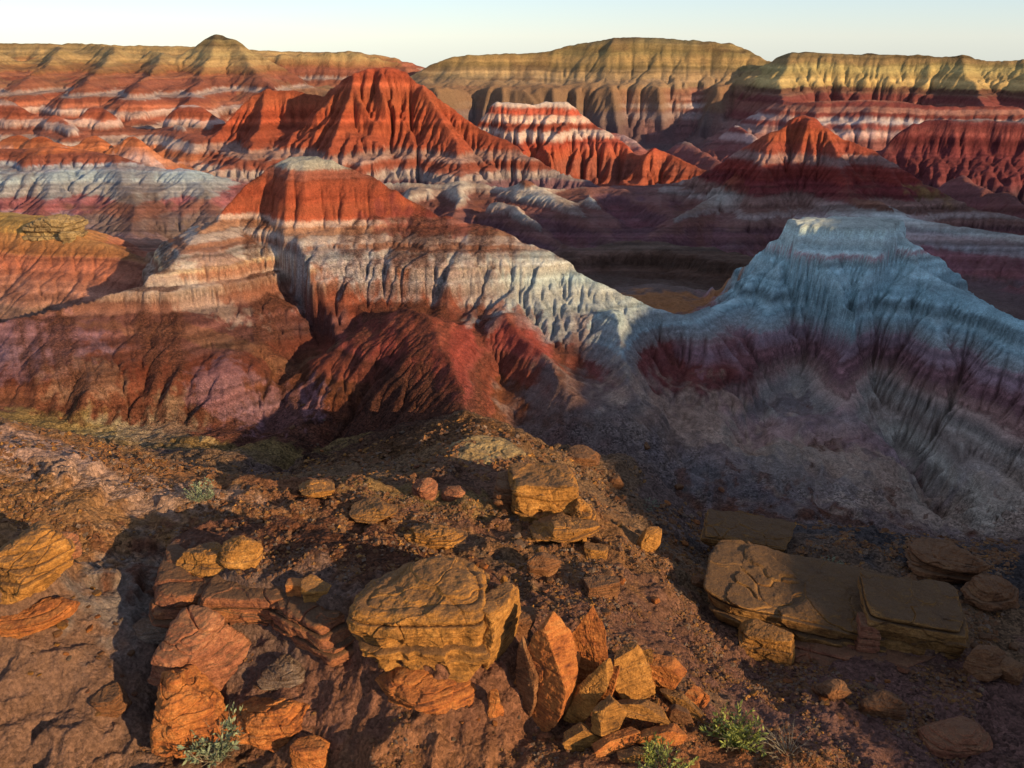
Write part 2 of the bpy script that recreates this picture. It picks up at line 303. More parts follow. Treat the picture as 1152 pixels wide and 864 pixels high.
# ------------------------------------------------------------------ erosion on the perspective grid
def erode(z, u, Y, iters, K, m=.45, seed=1, cr=.08):
    R, N = z.shape
    du = u[1]-u[0]
    X = Y[:, None]*u[None, :]; Yf = np.repeat(Y[:, None], N, 1)
    dy = np.gradient(Y)
    cell = np.repeat((Y*du*dy)[:, None], N, 1)
    rr = np.random.RandomState(seed)
    idx = np.arange(R*N).reshape(R, N)
    nb = [(-1,-1),(-1,0),(-1,1),(0,-1),(0,1),(1,-1),(1,0),(1,1)]
    dist = []
    for di, dj in nb:
        xs = np.roll(X, (-di, -dj), (0, 1)); ys = np.roll(Yf, (-di, -dj), (0, 1))
        dist.append(np.hypot(xs-X, ys-Yf))
    for it in range(iters):
        best = np.zeros((R, N)); rec = idx.copy(); bd = np.ones((R, N))
        for k, (di, dj) in enumerate(nb):
            zs = np.roll(z, (-di, -dj), (0, 1))
            s = (z-zs)/dist[k]*(0.75+.5*rr.rand(R, N))
            s[0 if di < 0 else -1, :] = -1 if di else s[0 if di < 0 else -1, :]
            if dj < 0: s[:, 0] = -1
            if dj > 0: s[:, -1] = -1
            mm = s > best
            best[mm] = s[mm]; rec[mm] = (idx+di*N+dj)[mm]; bd[mm] = dist[k][mm]
        order = np.argsort(-z, axis=None, kind='stable')
        ol = order.tolist(); rl = rec.ravel()[order].tolist(); acc = cell.ravel().tolist()
        for i, r in zip(ol, rl):
            if r != i: acc[r] += acc[i]
        A = np.array(acc).reshape(R, N)
        Fc = (K*np.minimum(A, 60)**m/bd)
        fl = Fc.ravel()[order].tolist(); zl = z.ravel().astype(float).tolist()
        for i, r, f in zip(reversed(ol), reversed(rl), reversed(fl)):
            if r != i: zl[i] = (zl[i]+f*zl[r])/(1+f)
        z = np.array(zl, np.float64).reshape(R, N)
        # creep
        zp = np.pad(z, 1, 'edge'); z = z*(1-cr)+cr*(zp[:-2, 1:-1]+zp[2:, 1:-1]+zp[1:-1, :-2]+zp[1:-1, 2:])/4
    return z, A

STEP = 0.0015
QUICK = False
if QUICK: STEP = 0.003
UM = .90
NU = int(2*UM/STEP/2)*2+1
Y0, Y1 = 8.6, 400.0
NR = int(math.log(Y1/Y0)/STEP/2)*2+1
uf = np.linspace(-UM, UM, NU); Yf_ = Y0*np.exp(np.linspace(0, math.log(Y1/Y0), NR))
uc = uf[::2]; Yc = Yf_[::2]
X = Yc[:, None]*uc[None, :]; YY = np.repeat(Yc[:, None], len(uc), 1)
z, id1, id2, wt = terrain(X.ravel().astype(np.float32), YY.ravel().astype(np.float32))
z = z.reshape(X.shape).astype(np.float64); id1 = id1.reshape(X.shape); id2 = id2.reshape(X.shape); wt = wt.reshape(X.shape)
print('terrain', z.shape, time.time()-T0)
sc_ = np.clip(YY*.0012, .01, .4)
z += sc_*fbm(X/(YY*.012), np.log(YY)/.012, 3, 50)*1.6
# the amount of erosion follows the distance: gullies keep about the same size in the view
Ksc = np.where(YY < 60, YY/60.0, (YY/60.0)**.1)
near = sstep(24, 38, YY)                  # the near ground is rock and rubble, hardly gullied
z0 = z.copy()
kp = np.array([{'main': .7, 'bluehill': 2.3, 'crim': 2.2, 'red': 2.4, 'red2': 2.2, 'red3': 2.2, 'blue': 1.8, 'terr2': 1.8, 'farmid': .5, 'far': .7, 'dark': .9}.get(h['pal'], 1.0) for h in H]+[1.0])[id1]
pal1 = np.array([h['pal'] for h in H]+['-'])[id1]
kp = kp*np.where((pal1 == 'bluehill') & (z > -13.4), .15, 1)
z += np.where((pal1 == 'main') & (z > -11.4), 1, 0)*.55*fbm(X.astype(np.float32)/2.4, YY.astype(np.float32)/2.0, 3, 58)
ze, A = erode(z, uc, Yc, 7, .045*Ksc*(.25+.75*near)*kp, m=.42)
z = ze
flow = np.log1p(A/(YY*STEP*2)**2)
print('eroded', time.time()-T0)
def up2(a):
    R, N = a.shape
    b = np.zeros((R*2-1, N*2-1)); b[::2, ::2] = a
    b[1::2, ::2] = (a[1:]+a[:-1])/2; b[:, 1::2] = (b[:, 2::2]+b[:, :-1:2])/2
    return b
z = up2(z); flow = up2(flow); wt = up2(wt)
def upn(a):
    return np.repeat(np.repeat(a, 2, 0), 2, 1)[:-1, :-1]
id1 = upn(id1); id2 = upn(id2)
X = Yf_[:, None]*uf[None, :]; YY = np.repeat(Yf_[:, None], NU, 1)
LY = np.log(YY); UU = X/YY
z += YY*.0008*fbm(UU/.007, LY/.007, 3, 80)
kp2 = up2(kp); hid2 = (id1 >= 0) & (YY > 30)
z += np.where(hid2 & (YY < 80), .09, 0)*fbm(X.astype(np.float32)/.9, YY.astype(np.float32)/.9, 4, 84, .6)
z, A = erode(z, uf, Yf_, 3, np.where(hid2, .055, .036)*kp2*np.where(YY < 60, YY/60, (YY/60)**.1)*(.3+.7*sstep(24, 38, YY)), m=.42, seed=5, cr=.03)
print('eroded fine', time.time()-T0)

# ------------------------------------------------------------------ strata, ledges, colours
Xf = X.astype(np.float32); Yg = YY.astype(np.float32)
dip = .018*Xf*(Yg < 80)+.22*fbm(Xf/14, Yg/14, 3, 90)*np.clip(Yg/50, .5, 3)+.05*fbm(Xf/1.3, Yg/1.3, 2, 95)*np.clip(Yg/50, .5, 3)
def ledge(z, zs, z0, a, m, over=0.0):
    """steepen the stretch just under z0: a resistant bed with a shelf below"""
    t = (z0-zs)/a
    f = np.where(t < .22, t*3.6, .792+(t-.22)*(1-.792)/.78)
    nt_ = np.where((t > 0) & (t < 1), f, t)
    return z-(nt_-t)*a*m
# rubble, small rock steps and hummocks on the ground near the viewer
nearw = 1-sstep(34, 46, YY)
onb = (id1 == -1) | (np.array([h['pal'] == 'near' for h in H]+[False])[id1])
zr = .22*fbm(Xf/1.1, Yg/1.1, 4, 200)+.65*np.maximum(fbm(Xf/2.8, Yg/2.2, 4, 205)-.02, 0)-.25*np.abs(fbm(Xf/1.7, Yg/1.7, 3, 207))
lam = .42; q_ = (z+zr+.12*Xf*.3)/lam; fr = q_-np.floor(q_); st_ = (np.floor(q_)+np.clip((fr-.5)*3.2+.5, 0, 1)-q_)*lam
tm = sstep(.05, .35, fbm(Xf/3.2, Yg/2.4, 3, 209))
small = .06*fbm(Xf/.22, Yg/.22, 4, 215, .65)
z = z+np.where(onb, 1, .15)*nearw*(zr+st_*.95*tm+small)
del zr, q_, fr, st_
zs = z+dip
LEDGES = {'main': [(-13.3, .85), (-12.3, .25)], 'bluehill': [(-11.5, .5), (-15.9, .6), (-19.4, .25), (-21, .35)], 'crim': [(-19, .5)], 'gold': [(-12.3, .5)],
          'terr': [(-17.6, 1.2), (-19.2, .6)], 'terr2': [(-18.2, 1.2), (-20, .7)], 'blue': [(-14.9, .9), (-16.5, .4)], 'red': [(-16.5, 1.0), (-19.5, 1)],
          'red3': [(-16.8, .7), (-19, .9), (-21, .9)], 'far': [(-8, 1), (-11, 1.2), (-15, 1.5)], 'farmid': [(-12, 1.2), (-16, 1.2)], 'dark': [(-2.5, 2), (-12, 1)],
          'cliff': [(-12.8, 2)], 'red2': [(-13, 1), (-17.5, 1)], 'cone': [], 'knoll': [], 'near': [], 'dkrock': [(-21.5, .6), (-23, .8)]}
pal_of = np.array([list(LEDGES).index(h['pal']) for h in H]+[-1])
P1 = pal_of[id1]
for pi, (pn, L) in enumerate(LEDGES.items()):
    m = (P1 == pi)
    if not m.any(): continue
    jag = .5+.5*np.clip(1+2*perlin(Xf/3.5, Yg/3.5, 70+pi), 0, 1)
    for (zl_, a) in L:
        z = np.where(m, ledge(z, zs, zl_, a, jag*(1-wt*1.2).clip(0, 1)), z)
zs = z+dip

def hexc(s):
    c = [int(s[i:i+2], 16)/255 for i in (0, 2, 4)]
    return [((v+.055)/1.055)**2.4 if v > .04045 else v/12.92 for v in c]
PAL = {   # (height, base colour)
 'far': [(-30,'6d5a5c'),(-22,'6f5a62'),(-19,'a8502c'),(-17.5,'a08880'),(-16.2,'84402f'),(-15,'a8928c'),(-13.8,'9c4a30'),(-12.6,'8a3e2c'),(-11.8,'a08680'),(-10.8,'984630'),(-9.6,'84402e'),(-8.8,'9c5434'),(-7.6,'986838'),(-6,'927844'),(-3,'9a834a'),(-1.2,'80683a'),(0,'5c4c34'),(2,'54442f')],
 'farmid': [(-30,'5c3a3c'),(-21,'7c4444'),(-19,'a88a88'),(-18,'8a3a36'),(-16.8,'b09a98'),(-15.8,'83332f'),(-14.8,'a36a5e'),(-13.8,'7c302c'),(-13,'8c4a3e'),(-12.2,'947e5c'),(-9,'90784a'),(-7,'8c7038'),(-3,'846c36'),(-1,'6c5836'),(1,'5c5030')],
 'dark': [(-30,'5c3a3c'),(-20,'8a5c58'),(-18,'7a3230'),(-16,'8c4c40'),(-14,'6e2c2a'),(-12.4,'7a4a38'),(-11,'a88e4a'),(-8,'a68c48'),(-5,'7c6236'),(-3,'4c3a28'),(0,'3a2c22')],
 'red': [(-30,'4e3c48'),(-21,'6c4c54'),(-20,'94837e'),(-18.6,'7c3626'),(-17.2,'8f6a60'),(-16.2,'8c3824'),(-13,'a24226'),(-10,'984024'),(-7.6,'a4462a'),(-5.5,'9a3c24'),(-4,'8a4430')],
 'red2': [(-30,'6c3c38'),(-22,'8c4434'),(-20,'a8452a'),(-18.5,'9c3420'),(-17,'b8a094'),(-16,'983620'),(-14.6,'b49686'),(-13.4,'a83a22'),(-12,'a89488'),(-11,'a4482a'),(-9,'98402a')],
 'red3': [(-30,'5c4448'),(-23,'6e4044'),(-21.6,'70484c'),(-20.6,'7c5650'),(-20.1,'98807a'),(-19.6,'805a52'),(-19,'8a6258'),(-17.8,'74282a'),(-16,'8a2c24'),(-14.8,'96706a'),(-14,'984030'),(-12,'a0452a'),(-10.6,'9a3a26'),(-9,'8c5040')],
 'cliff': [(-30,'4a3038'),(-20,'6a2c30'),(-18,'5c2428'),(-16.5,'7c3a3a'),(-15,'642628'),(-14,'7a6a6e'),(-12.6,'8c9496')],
 'terr': [(-30,'6c585c'),(-23,'7a5c60'),(-21,'94505a'),(-20,'a09294'),(-18.6,'aeb0ac'),(-17.9,'8a5a48'),(-17,'a0653c')],
 'terr2': [(-30,'4c3836'),(-24,'5e4038'),(-22.6,'7c4850'),(-21.6,'6a4248'),(-20.6,'7a4c48'),(-20,'8c7a74'),(-19.5,'a89e94'),(-18.8,'a89e94'),(-18.4,'7c4a38'),(-17.5,'a4502c'),(-16,'98381e')],
 'blue': [(-30,'6a6266'),(-23,'706468'),(-21,'7c6872'),(-19.6,'86707c'),(-18.4,'8c4a50'),(-17.4,'848a90'),(-16,'8c98a0'),(-15.2,'8c8890'),(-14.7,'8c4030'),(-13,'b05028')],
 'knoll': [(-30,'8c4a30'),(-19,'9c5434'),(-16,'b45830'),(-12,'b64e22')],
 'gold': [(-30,'7a5040'),(-17,'8c6454'),(-16,'ac6c58'),(-15,'b8664c'),(-14,'a86a3c'),(-13,'b08440'),(-12.2,'c0a060'),(-11.4,'ac8a3e'),(-10,'a48440')],
 'main': [(-30,'5c3c2c'),(-18.5,'6a3c26'),(-17.4,'6c3426'),(-16.4,'70403a'),(-15.6,'784a46'),(-14.9,'84584a'),(-14.2,'a88a78'),(-13.5,'8c5a44'),(-13.32,'c0a480'),(-13.1,'c0b0a0'),(-12.8,'a89890'),(-12.4,'94604c'),(-12.1,'a8948a'),(-11.6,'9c6a50'),(-11.3,'aa968a'),(-11.0,'a0452a'),(-9.2,'9c4026'),(-8.5,'8a4434'),(-8.1,'8a8074'),(-7,'94897c')],
 'cone': [(-30,'5c3420'),(-18,'64341e'),(-17,'7c3a2c'),(-16,'963c34'),(-14.5,'9c4434'),(-13,'8c4030')],
 'crim': [(-30,'6a5452'),(-20.5,'84706e'),(-19.3,'80605f'),(-18.7,'7c3c3a'),(-17.3,'88403e'),(-16.9,'8c7874'),(-16,'8e9ca0'),(-15,'98a8aa'),(-13,'a4aca8')],
 'bluehill': [(-30,'94847a'),(-23,'9c8c82'),(-22,'b09c8e'),(-21.2,'a49086'),(-20.5,'b4a094'),(-19.8,'a8948c'),(-19.3,'9c7672'),(-18.6,'986a72'),(-17.8,'9c7c86'),(-17,'8c989c'),(-16.2,'9cb6bc'),(-15.95,'6c868e'),(-15.2,'9cbcc4'),(-13.6,'aec6ca'),(-13.35,'aec6ca'),(-13.15,'b08c90'),(-12.9,'b8cccc'),(-11,'bccac4')],
 'dkrock': [(-40,'6a4c3e'),(-10,'6a4c3e')],
 'near': [(-40,'6c4630'),(-10,'6c4630')],
 'ground': [(-40,'5c4040'),(-24,'5c4648'),(-19,'6c5650'),(-17,'76583f'),(-10,'8c6440')],
}
def lut(pn, zz):
    a = PAL[pn]; k = np.array([p[0] for p in a]); cc = np.array([hexc(p[1]) for p in a])
    ks = np.sort(np.concatenate([k, (k[:-1]*.56+k[1:]*.44), (k[:-1]*.44+k[1:]*.56)]))
    ii = np.searchsorted(k, ks, 'right')-1; tt = np.zeros(len(ks)); w_ = ii < len(k)-1
    tt[w_] = (ks[w_]-k[ii[w_]])/(k[ii[w_]+1]-k[ii[w_]]); st = np.where(tt < .2, 0, np.where(tt < .5, .12, .88)); st[tt < .2] = 0
    cs_ = cc[ii]*(1-st[:, None])+cc[np.minimum(ii+1, len(k)-1)]*st[:, None]
    return np.stack([np.interp(zz, ks, cs_[:, i]) for i in range(3)], -1).astype(np.float32)
# ground far / near
names = list(LEDGES)
zsf = (zs+YY*.0012*fbm(UU/.02, LY/.004, 2, 130)).astype(np.float32)
col = np.zeros(z.shape+(3,), np.float32)
P2 = pal_of[id2]
for pi, pn in enumerate(names+['ground']):
    q = pi if pn != 'ground' else -1
    m1 = P1 == q; m2 = (P2 == q) & (wt > .02)
    if m1.any(): col[m1] += lut(pn, zsf[m1])*(1-np.where(P2[m1] == -9, 0, wt[m1]))[:, None]
    if m2.any(): col[m2] += lut(pn, zsf[m2])*wt[m2][:, None]
    m3 = m1 & (wt <= .02)
    if m3.any(): col[m3] /= np.maximum(1-wt[m3], .5)[:, None]
# patches of real colour: (px,py,Y, rx, ry, colour, strength, noise size)
PATCH = [
 (100,560,22,9,5,'9c6a40',.9,1.2),(60,520,25,7,2.2,'8a5530',.7,.8),(150,545,23.5,4,1.0,'a88878',.6,.6),(10,500,25,3,1.5,'b09088',.5,.8),
 (60,760,16,4.5,2.6,'86604c',.85,.7),(200,640,19.4,2.2,2.4,'7e7068',.85,.6),(210,680,18.2,2.0,1.0,'80726a',.7,.6),
 (330,610,20.5,4.5,2.2,'6a3c28',.9,.5),(450,640,19,3.2,2.0,'5e3622',.9,.4),(400,560,25,4,2,'74442c',.8,.8),
 (280,780,16.6,3,1.6,'74584c',.9,.6),(560,840,14.4,6,1.6,'8e5a3c',.95,.6),(440,800,15.6,3,1,'845440',.9,.6),(620,760,16.5,3,2.5,'80503a',.8,1),
 (850,830,15,4,1.4,'9a5a34',.9,.8),(1000,790,18,6,3,'6e4a44',.9,1.2),(720,680,20.5,4,2.6,'744c3c',.85,1),
 (640,600,24.5,3,3,'8c5c34',.8,.8),(560,500,31,3,2.4,'84603e',.8,.8),(530,560,26.5,2.4,3.0,'70483a',.7,.8),
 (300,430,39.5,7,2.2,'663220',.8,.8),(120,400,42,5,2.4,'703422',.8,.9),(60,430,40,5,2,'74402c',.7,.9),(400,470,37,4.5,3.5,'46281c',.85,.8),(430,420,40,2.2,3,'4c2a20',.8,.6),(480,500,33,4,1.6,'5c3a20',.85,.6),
 (240,388,42.6,1.5,1.6,'8a5c64',.75,.5),(312,402,42,2,1.8,'8c5e66',.75,.5),(20,380,44,4,2,'8c6470',.7,.8),(200,488,37.6,7,1.2,'7c6434',.7,.8),(125,455,39,2,1.2,'a08c6c',.8,.5),(50,465,39,3,1.2,'86703e',.75,.5),(330,480,36.5,3,1.5,'7c6238',.7,.5),(175,440,39.5,1.4,2,'94785e',.6,.4),(90,400,42,2,1.2,'8c6650',.5,.5),(480,560,25.5,3,1.0,'84683a',.7,.5),
 (430,300,50.5,5,1.5,'7c3a28',.8,.9),(385,292,51.5,3,1.3,'98989a',.6,.6),(270,300,51,3,1.2,'945a44',.6,.6),(520,300,51,4,1.4,'968e8a',.6,.7),(480,318,49,5,.8,'7c3a28',.75,.6),(200,318,48.5,4,.8,'a89a90',.6,.6),
 (500,258,55.5,4.5,1.3,'7c3430',.8,.8),(640,305,51.5,4,1.6,'a6aca8',.7,.7),(250,350,46,8,.6,'84563c',.6,.7),
 (690,455,41,5,3,'76605c',.8,1),(780,470,41,4,4,'8c7672',.6,1),(800,520,39.5,4,3,'907c72',.6,1),(850,500,41.5,7,4,'b49480',.75,.9),(1000,560,38.5,7,3,'b09482',.75,.9),(1110,575,37.5,5,3,'a08878',.7,.9),(930,450,44.5,5,1.5,'a87c80',.5,.8),(640,470,37,3,1.5,'6e4c48',.6,1),
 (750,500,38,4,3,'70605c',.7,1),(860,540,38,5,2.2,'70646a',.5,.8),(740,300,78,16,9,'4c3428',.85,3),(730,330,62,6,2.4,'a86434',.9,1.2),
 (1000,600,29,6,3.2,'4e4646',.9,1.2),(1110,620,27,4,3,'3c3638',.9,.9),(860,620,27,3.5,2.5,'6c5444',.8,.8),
 (200,262,97,14,5,'5c4a38',.6,3),(1110,225,108,9,3,'8a6434',.7,2),(700,185,150,18,8,'9c4026',.7,4),(350,250,60,2.5,1,'8c7c74',.4,.6)]
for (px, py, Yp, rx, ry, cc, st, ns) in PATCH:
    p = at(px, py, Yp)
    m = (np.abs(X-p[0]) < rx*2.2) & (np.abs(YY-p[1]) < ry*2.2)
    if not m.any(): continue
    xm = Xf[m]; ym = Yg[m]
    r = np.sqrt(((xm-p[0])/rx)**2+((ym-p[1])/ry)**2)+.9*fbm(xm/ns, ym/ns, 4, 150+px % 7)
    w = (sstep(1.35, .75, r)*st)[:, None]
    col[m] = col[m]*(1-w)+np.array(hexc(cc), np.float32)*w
# mottling that follows beds and patches of loose debris
fz = np.clip(YY/60, .35, 3.2).astype(np.float32)
hillm = (id1 >= 0) & ~np.array([h['pal'] == 'near' for h in H]+[False])[id1]
b1_ = fbm(zsf*1.9/np.maximum(fz, 1)+Xf*.004, Xf/(60*fz)+3, 3, 301, .7); b2_ = perlin(zsf*6.5/np.maximum(fz, 1), Xf/(40*fz), 305)
band = 1+np.where(hillm, .8*b1_+.35*b2_, 0)
tintv = np.where(hillm, .28*perlin(zsf*1.1/np.maximum(fz, 1)+7, Xf/(90*fz), 309), 0)
col *= (band[..., None]*np.stack([1+.3*tintv, 1-.5*tintv, 1-.8*tintv], -1)).astype(np.float32).clip(.35, 1.8)
gy, gx = np.gradient(z); sl = np.hypot(gx/(np.gradient(X, axis=1)), gy/np.gradient(YY, axis=0)); del gx, gy
slb = sl.copy()
for _ in range(3): slb[1:-1, 1:-1] = (slb[:-2, 1:-1]+slb[2:, 1:-1]+slb[1:-1, :-2]+slb[1:-1, 2:]+slb[1:-1, 1:-1])/5
dn = fbm(Xf/(2.2*fz*2), Yg/(1.6*fz*2), 5, 321, .6)
amt = {'main': .85, 'cone': .8, 'crim': .2, 'gold': .2, 'bluehill': .10, 'red': .3, 'red3': .4, 'terr': .4, 'terr2': .6, 'blue': .45, 'far': .3, 'farmid': .35, 'red2': .3}
am = np.array([amt.get(h['pal'], 0) for h in H]+[0])[id1]
dw = (am*sstep(-.12, .22, dn+.35*(.55-slb)))[..., None].astype(np.float32)
dcol = np.array(hexc('5e3424'), np.float32)*(1+.5*fbm(Xf/(1.1*fz), Yg/(1.1*fz), 3, 325)[..., None]).astype(np.float32)
col = col*(1-dw)+dcol*dw*.9+col*dw*.1
grit_h = dw[..., 0]; del sl, slb, dn
mot = 1+.22*fbm(UU/.05, LY/.05, 5, 170, .6)[..., None]
col *= mot.astype(np.float32)
# tone the reds and the far yellows down a little
red_ = np.clip((col[..., 0]-1.6*col[..., 1])/.25, 0, 1)[..., None]*.5
col = col*(1-red_*np.array([.26, -.12, -.10], np.float32))
lum = col@np.array([.35, .5, .15], np.float32)
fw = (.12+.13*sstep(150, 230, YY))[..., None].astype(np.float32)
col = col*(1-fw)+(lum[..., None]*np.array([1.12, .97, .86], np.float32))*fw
col = np.clip(col, .01, .9)
grit = nearw*np.where(onb, .8, .55)
grit = np.clip(grit*(.55+1.2*sstep(-.3, .4, fbm(Xf/1.8, Yg/1.8, 4, 230)))+.15, 0, 1)
grit = np.maximum(grit, np.where(YY < 80, grit_h*.9, 0))
for (px, py, Yp, rx, ry, g_) in [(300,430,38.5,8,3,1),(130,440,38,6,3,1),(400,460,37,6,4,1),(480,490,34,5,2,1),(430,300,51,5,2,.8),(330,610,20.5,5,2.5,1),(450,640,19,3.5,2.2,1),(60,760,16.3,4,2.4,.25),(190,660,19.0,1.6,2.6,.3),(300,790,16.3,3,1.0,.4),(480,830,14.8,3,.9,.5),(1110,620,27,5,4,1),(600,400,43,5,3,.15)]:
    p = at(px, py, Yp); w = np.exp(-((X-p[0])/rx)**2-((YY-p[1])/ry)**2); grit = grit*(1-w)+g_*w
print('colours', time.time()-T0)

def smooth_mesh(name, V, Fq, cols=None, mat=None):
    me = bpy.data.meshes.new(name)
    me.vertices.add(len(V)); me.vertices.foreach_set('co', V.astype(np.float32).ravel())
    n = len(Fq); k = Fq.shape[1]
    me.loops.add(n*k); me.loops.foreach_set('vertex_index', Fq.astype(np.int32).ravel())
    me.polygons.add(n); me.polygons.foreach_set('loop_start', np.arange(0, n*k, k, dtype=np.int32))
    me.polygons.foreach_set('use_smooth', np.ones(n, bool))
    if cols is not None:
        a = me.color_attributes.new('strata', 'FLOAT_COLOR', 'POINT')
        a.data.foreach_set('color', (cols if cols.shape[1] == 4 else np.concatenate([cols, np.full((len(cols), 1), .4)], 1)).astype(np.float32).ravel())
    me.update()
    if mat: me.materials.append(mat)
    return me
def struct(name, me, label=None):
    o = bpy.data.objects.new(name, me); C.objects.link(o); o['kind'] = 'structure'
    if label: o['label'] = label
    return o

# ------------------------------------------------------------------ materials
def N(t, ty, **kw):
    n = t.nodes.new(ty)
    for k, v in kw.items(): setattr(n, k, v)
    return n
def earth_mat():
    m = bpy.data.materials.new('eroded_earth'); m.use_nodes = True; t = m.node_tree; L = t.links.new
    b = t.nodes['Principled BSDF']; b.inputs['Roughness'].default_value = .95; b.inputs['Specular IOR Level'].default_value = .12
    at_ = N(t, 'ShaderNodeAttribute', attribute_name='strata')
    geo = N(t, 'ShaderNodeNewGeometry')
    n1 = N(t, 'ShaderNodeTexNoise'); n1.inputs['Scale'].default_value = 14; n1.inputs['Detail'].default_value = 6; n1.inputs['Roughness'].default_value = .75
    n2 = N(t, 'ShaderNodeTexNoise'); n2.inputs['Scale'].default_value = 2.2; n2.inputs['Detail'].default_value = 8; n2.inputs['Roughness'].default_value = .75
    v = N(t, 'ShaderNodeTexVoronoi'); v.inputs['Scale'].default_value = 9
    for n in (n1, n2, v): L(geo.outputs['Position'], n.inputs['Vector'])
    r1 = N(t, 'ShaderNodeMapRange'); r1.inputs[1].default_value = .3; r1.inputs[2].default_value = .7; r1.inputs[3].default_value = .55; r1.inputs[4].default_value = 1.4
    L(n1.outputs[0], r1.inputs[0])
    r2 = N(t, 'ShaderNodeMapRange'); r2.inputs[1].default_value = .3; r2.inputs[2].default_value = .7; r2.inputs[3].default_value = .7; r2.inputs[4].default_value = 1.28
    L(n2.outputs[0], r2.inputs[0])
    mu = N(t, 'ShaderNodeMath', operation='MULTIPLY'); L(r1.outputs[0], mu.inputs[0]); L(r2.outputs[0], mu.inputs[1])
    vm = N(t, 'ShaderNodeVectorMath', operation='SCALE'); L(at_.outputs['Color'], vm.inputs[0]); L(mu.outputs[0], vm.inputs['Scale'])
    vg = N(t, 'ShaderNodeTexVoronoi'); vg.inputs['Scale'].default_value = 11
    nw = N(t, 'ShaderNodeTexNoise'); nw.inputs['Scale'].default_value = 6; nw.inputs['Detail'].default_value = 3
    L(geo.outputs['Position'], nw.inputs['Vector'])
    vw = N(t, 'ShaderNodeVectorMath', operation='MULTIPLY_ADD'); vw.inputs[1].default_value = (.12, .12, .12)
    L(nw.outputs['Color'], vw.inputs[0]); L(geo.outputs['Position'], vw.inputs[2]); L(vw.outputs[0], vg.inputs['Vector'])
    sx = N(t, 'ShaderNodeSeparateColor'); L(vg.outputs['Color'], sx.inputs[0])
    rg = N(t, 'ShaderNodeMapRange'); rg.inputs[3].default_value = .38; rg.inputs[4].default_value = 1.45; L(sx.outputs[0], rg.inputs[0])
    mg = N(t, 'ShaderNodeMix', data_type='FLOAT'); mg.inputs['A'].default_value = 1; L(at_.outputs['Alpha'], mg.inputs['Factor']); L(rg.outputs[0], mg.inputs['B'])
    vs = N(t, 'ShaderNodeVectorMath', operation='SCALE'); L(vm.outputs[0], vs.inputs[0]); L(mg.outputs['Result'], vs.inputs['Scale'])
    L(vs.outputs[0], b.inputs['Base Color'])
    b1 = N(t, 'ShaderNodeBump'); b1.inputs['Strength'].default_value = .9; b1.inputs['Distance'].default_value = .32
    L(n2.outputs[0], b1.inputs['Height'])
    b2 = N(t, 'ShaderNodeBump'); b2.inputs['Strength'].default_value = .8; b2.inputs['Distance'].default_value = .05
    L(n1.outputs[0], b2.inputs['Height']); L(b1.outputs[0], b2.inputs['Normal'])
    b3 = N(t, 'ShaderNodeBump', invert=True); b3.inputs['Distance'].default_value = .06
    L(at_.outputs['Alpha'], b3.inputs['Strength']); L(vg.outputs['Distance'], b3.inputs['Height']); L(b2.outputs[0], b3.inputs['Normal'])
    L(b3.outputs[0], b.inputs['Normal'])
    return m
EARTH = earth_mat()

# ------------------------------------------------------------------ split the sheet into ground and hills
# neighbouring spurs belong to the hill they run down from
owner = np.arange(len(H))
last = None
for k, h in enumerate(H):
    if h['name'] == 'spur' and last is not None and h['pal'] == H[last]['pal']: owner[k] = last
    else: last = k
own1 = np.append(owner, -1)[id1]
fq_id = own1[:-1, :-1]
idx = np.arange(NR*NU).reshape(NR, NU)
quads = np.stack([idx[:-1, :-1], idx[:-1, 1:], idx[1:, 1:], idx[1:, :-1]], -1)
V = np.stack([X, YY, z], -1).reshape(-1, 3); colv = np.concatenate([col, grit[..., None]], -1).reshape(-1, 4)
for k in np.unique(fq_id):
    q = quads[fq_id == k]
    if k == -1: nm, lb = 'ground', 'brown rubble and clay ground between the rocks and hills'
    else: nm, lb = H[k]['name'], H[k]['label']
    used = np.unique(q); remap = np.zeros(NR*NU, np.int32); remap[used] = np.arange(len(used))
    struct(nm, smooth_mesh(nm, V[used], remap[q], colv[used], EARTH), lb)
print('sheet', time.time()-T0, len(V))
# coarse continuation outside the picture (both sides and behind the viewer)
def patch_mesh(name, xs, ys):
    XX, YYc = np.meshgrid(xs, ys)
    zz, i1, i2, w = terrain(XX.ravel().astype(np.float32), YYc.ravel().astype(np.float32))
    R, Nn = XX.shape; ii = np.arange(R*Nn).reshape(R, Nn)
    qq = np.stack([ii[:-1, :-1], ii[:-1, 1:], ii[1:, 1:], ii[1:, :-1]], -1).reshape(-1, 4)
    cx = XX.ravel(); cy = YYc.ravel()
    qc = cx[qq].mean(1), cy[qq].mean(1)
    keep = (np.abs(qc[0]) > UM*qc[1]-(1.6 if ys[-1] < 200 else 6)) | (qc[1] < Y0+.8)
    zz = zz.copy(); inside = (np.abs(cx) < UM*cy) & (cy > Y0)
    cc = np.zeros((len(cx), 3), np.float32); pp = pal_of[i1]
    for pi, pn in enumerate(names+['ground']):
        mq = pp == (pi if pn != 'ground' else -1)
        if mq.any(): cc[mq] = lut(pn, zz[mq])
    struct(name, smooth_mesh(name, np.stack([cx, cy, zz-inside*.45], 1), qq[keep], cc, EARTH), 'rough ground outside the picture')
patch_mesh('terrain', np.linspace(-60, 110, 300), np.linspace(-60, 110, 300))
patch_mesh('terrain', np.linspace(-420, 420, 250), np.linspace(110, 400, 90))
print('outside', time.time()-T0)

def zat(x, y):
    """height of the finished sheet"""
    u = x/y; i = (math.log(y/Y0)/math.log(Y1/Y0))*(NR-1); j = (u+UM)/(2*UM)*(NU-1)
    i0 = min(max(int(i), 0), NR-2); j0 = min(max(int(j), 0), NU-2); a = i-i0; b = j-j0
    return float((z[i0, j0]*(1-b)+z[i0, j0+1]*b)*(1-a)+(z[i0+1, j0]*(1-b)+z[i0+1, j0+1]*b)*a)

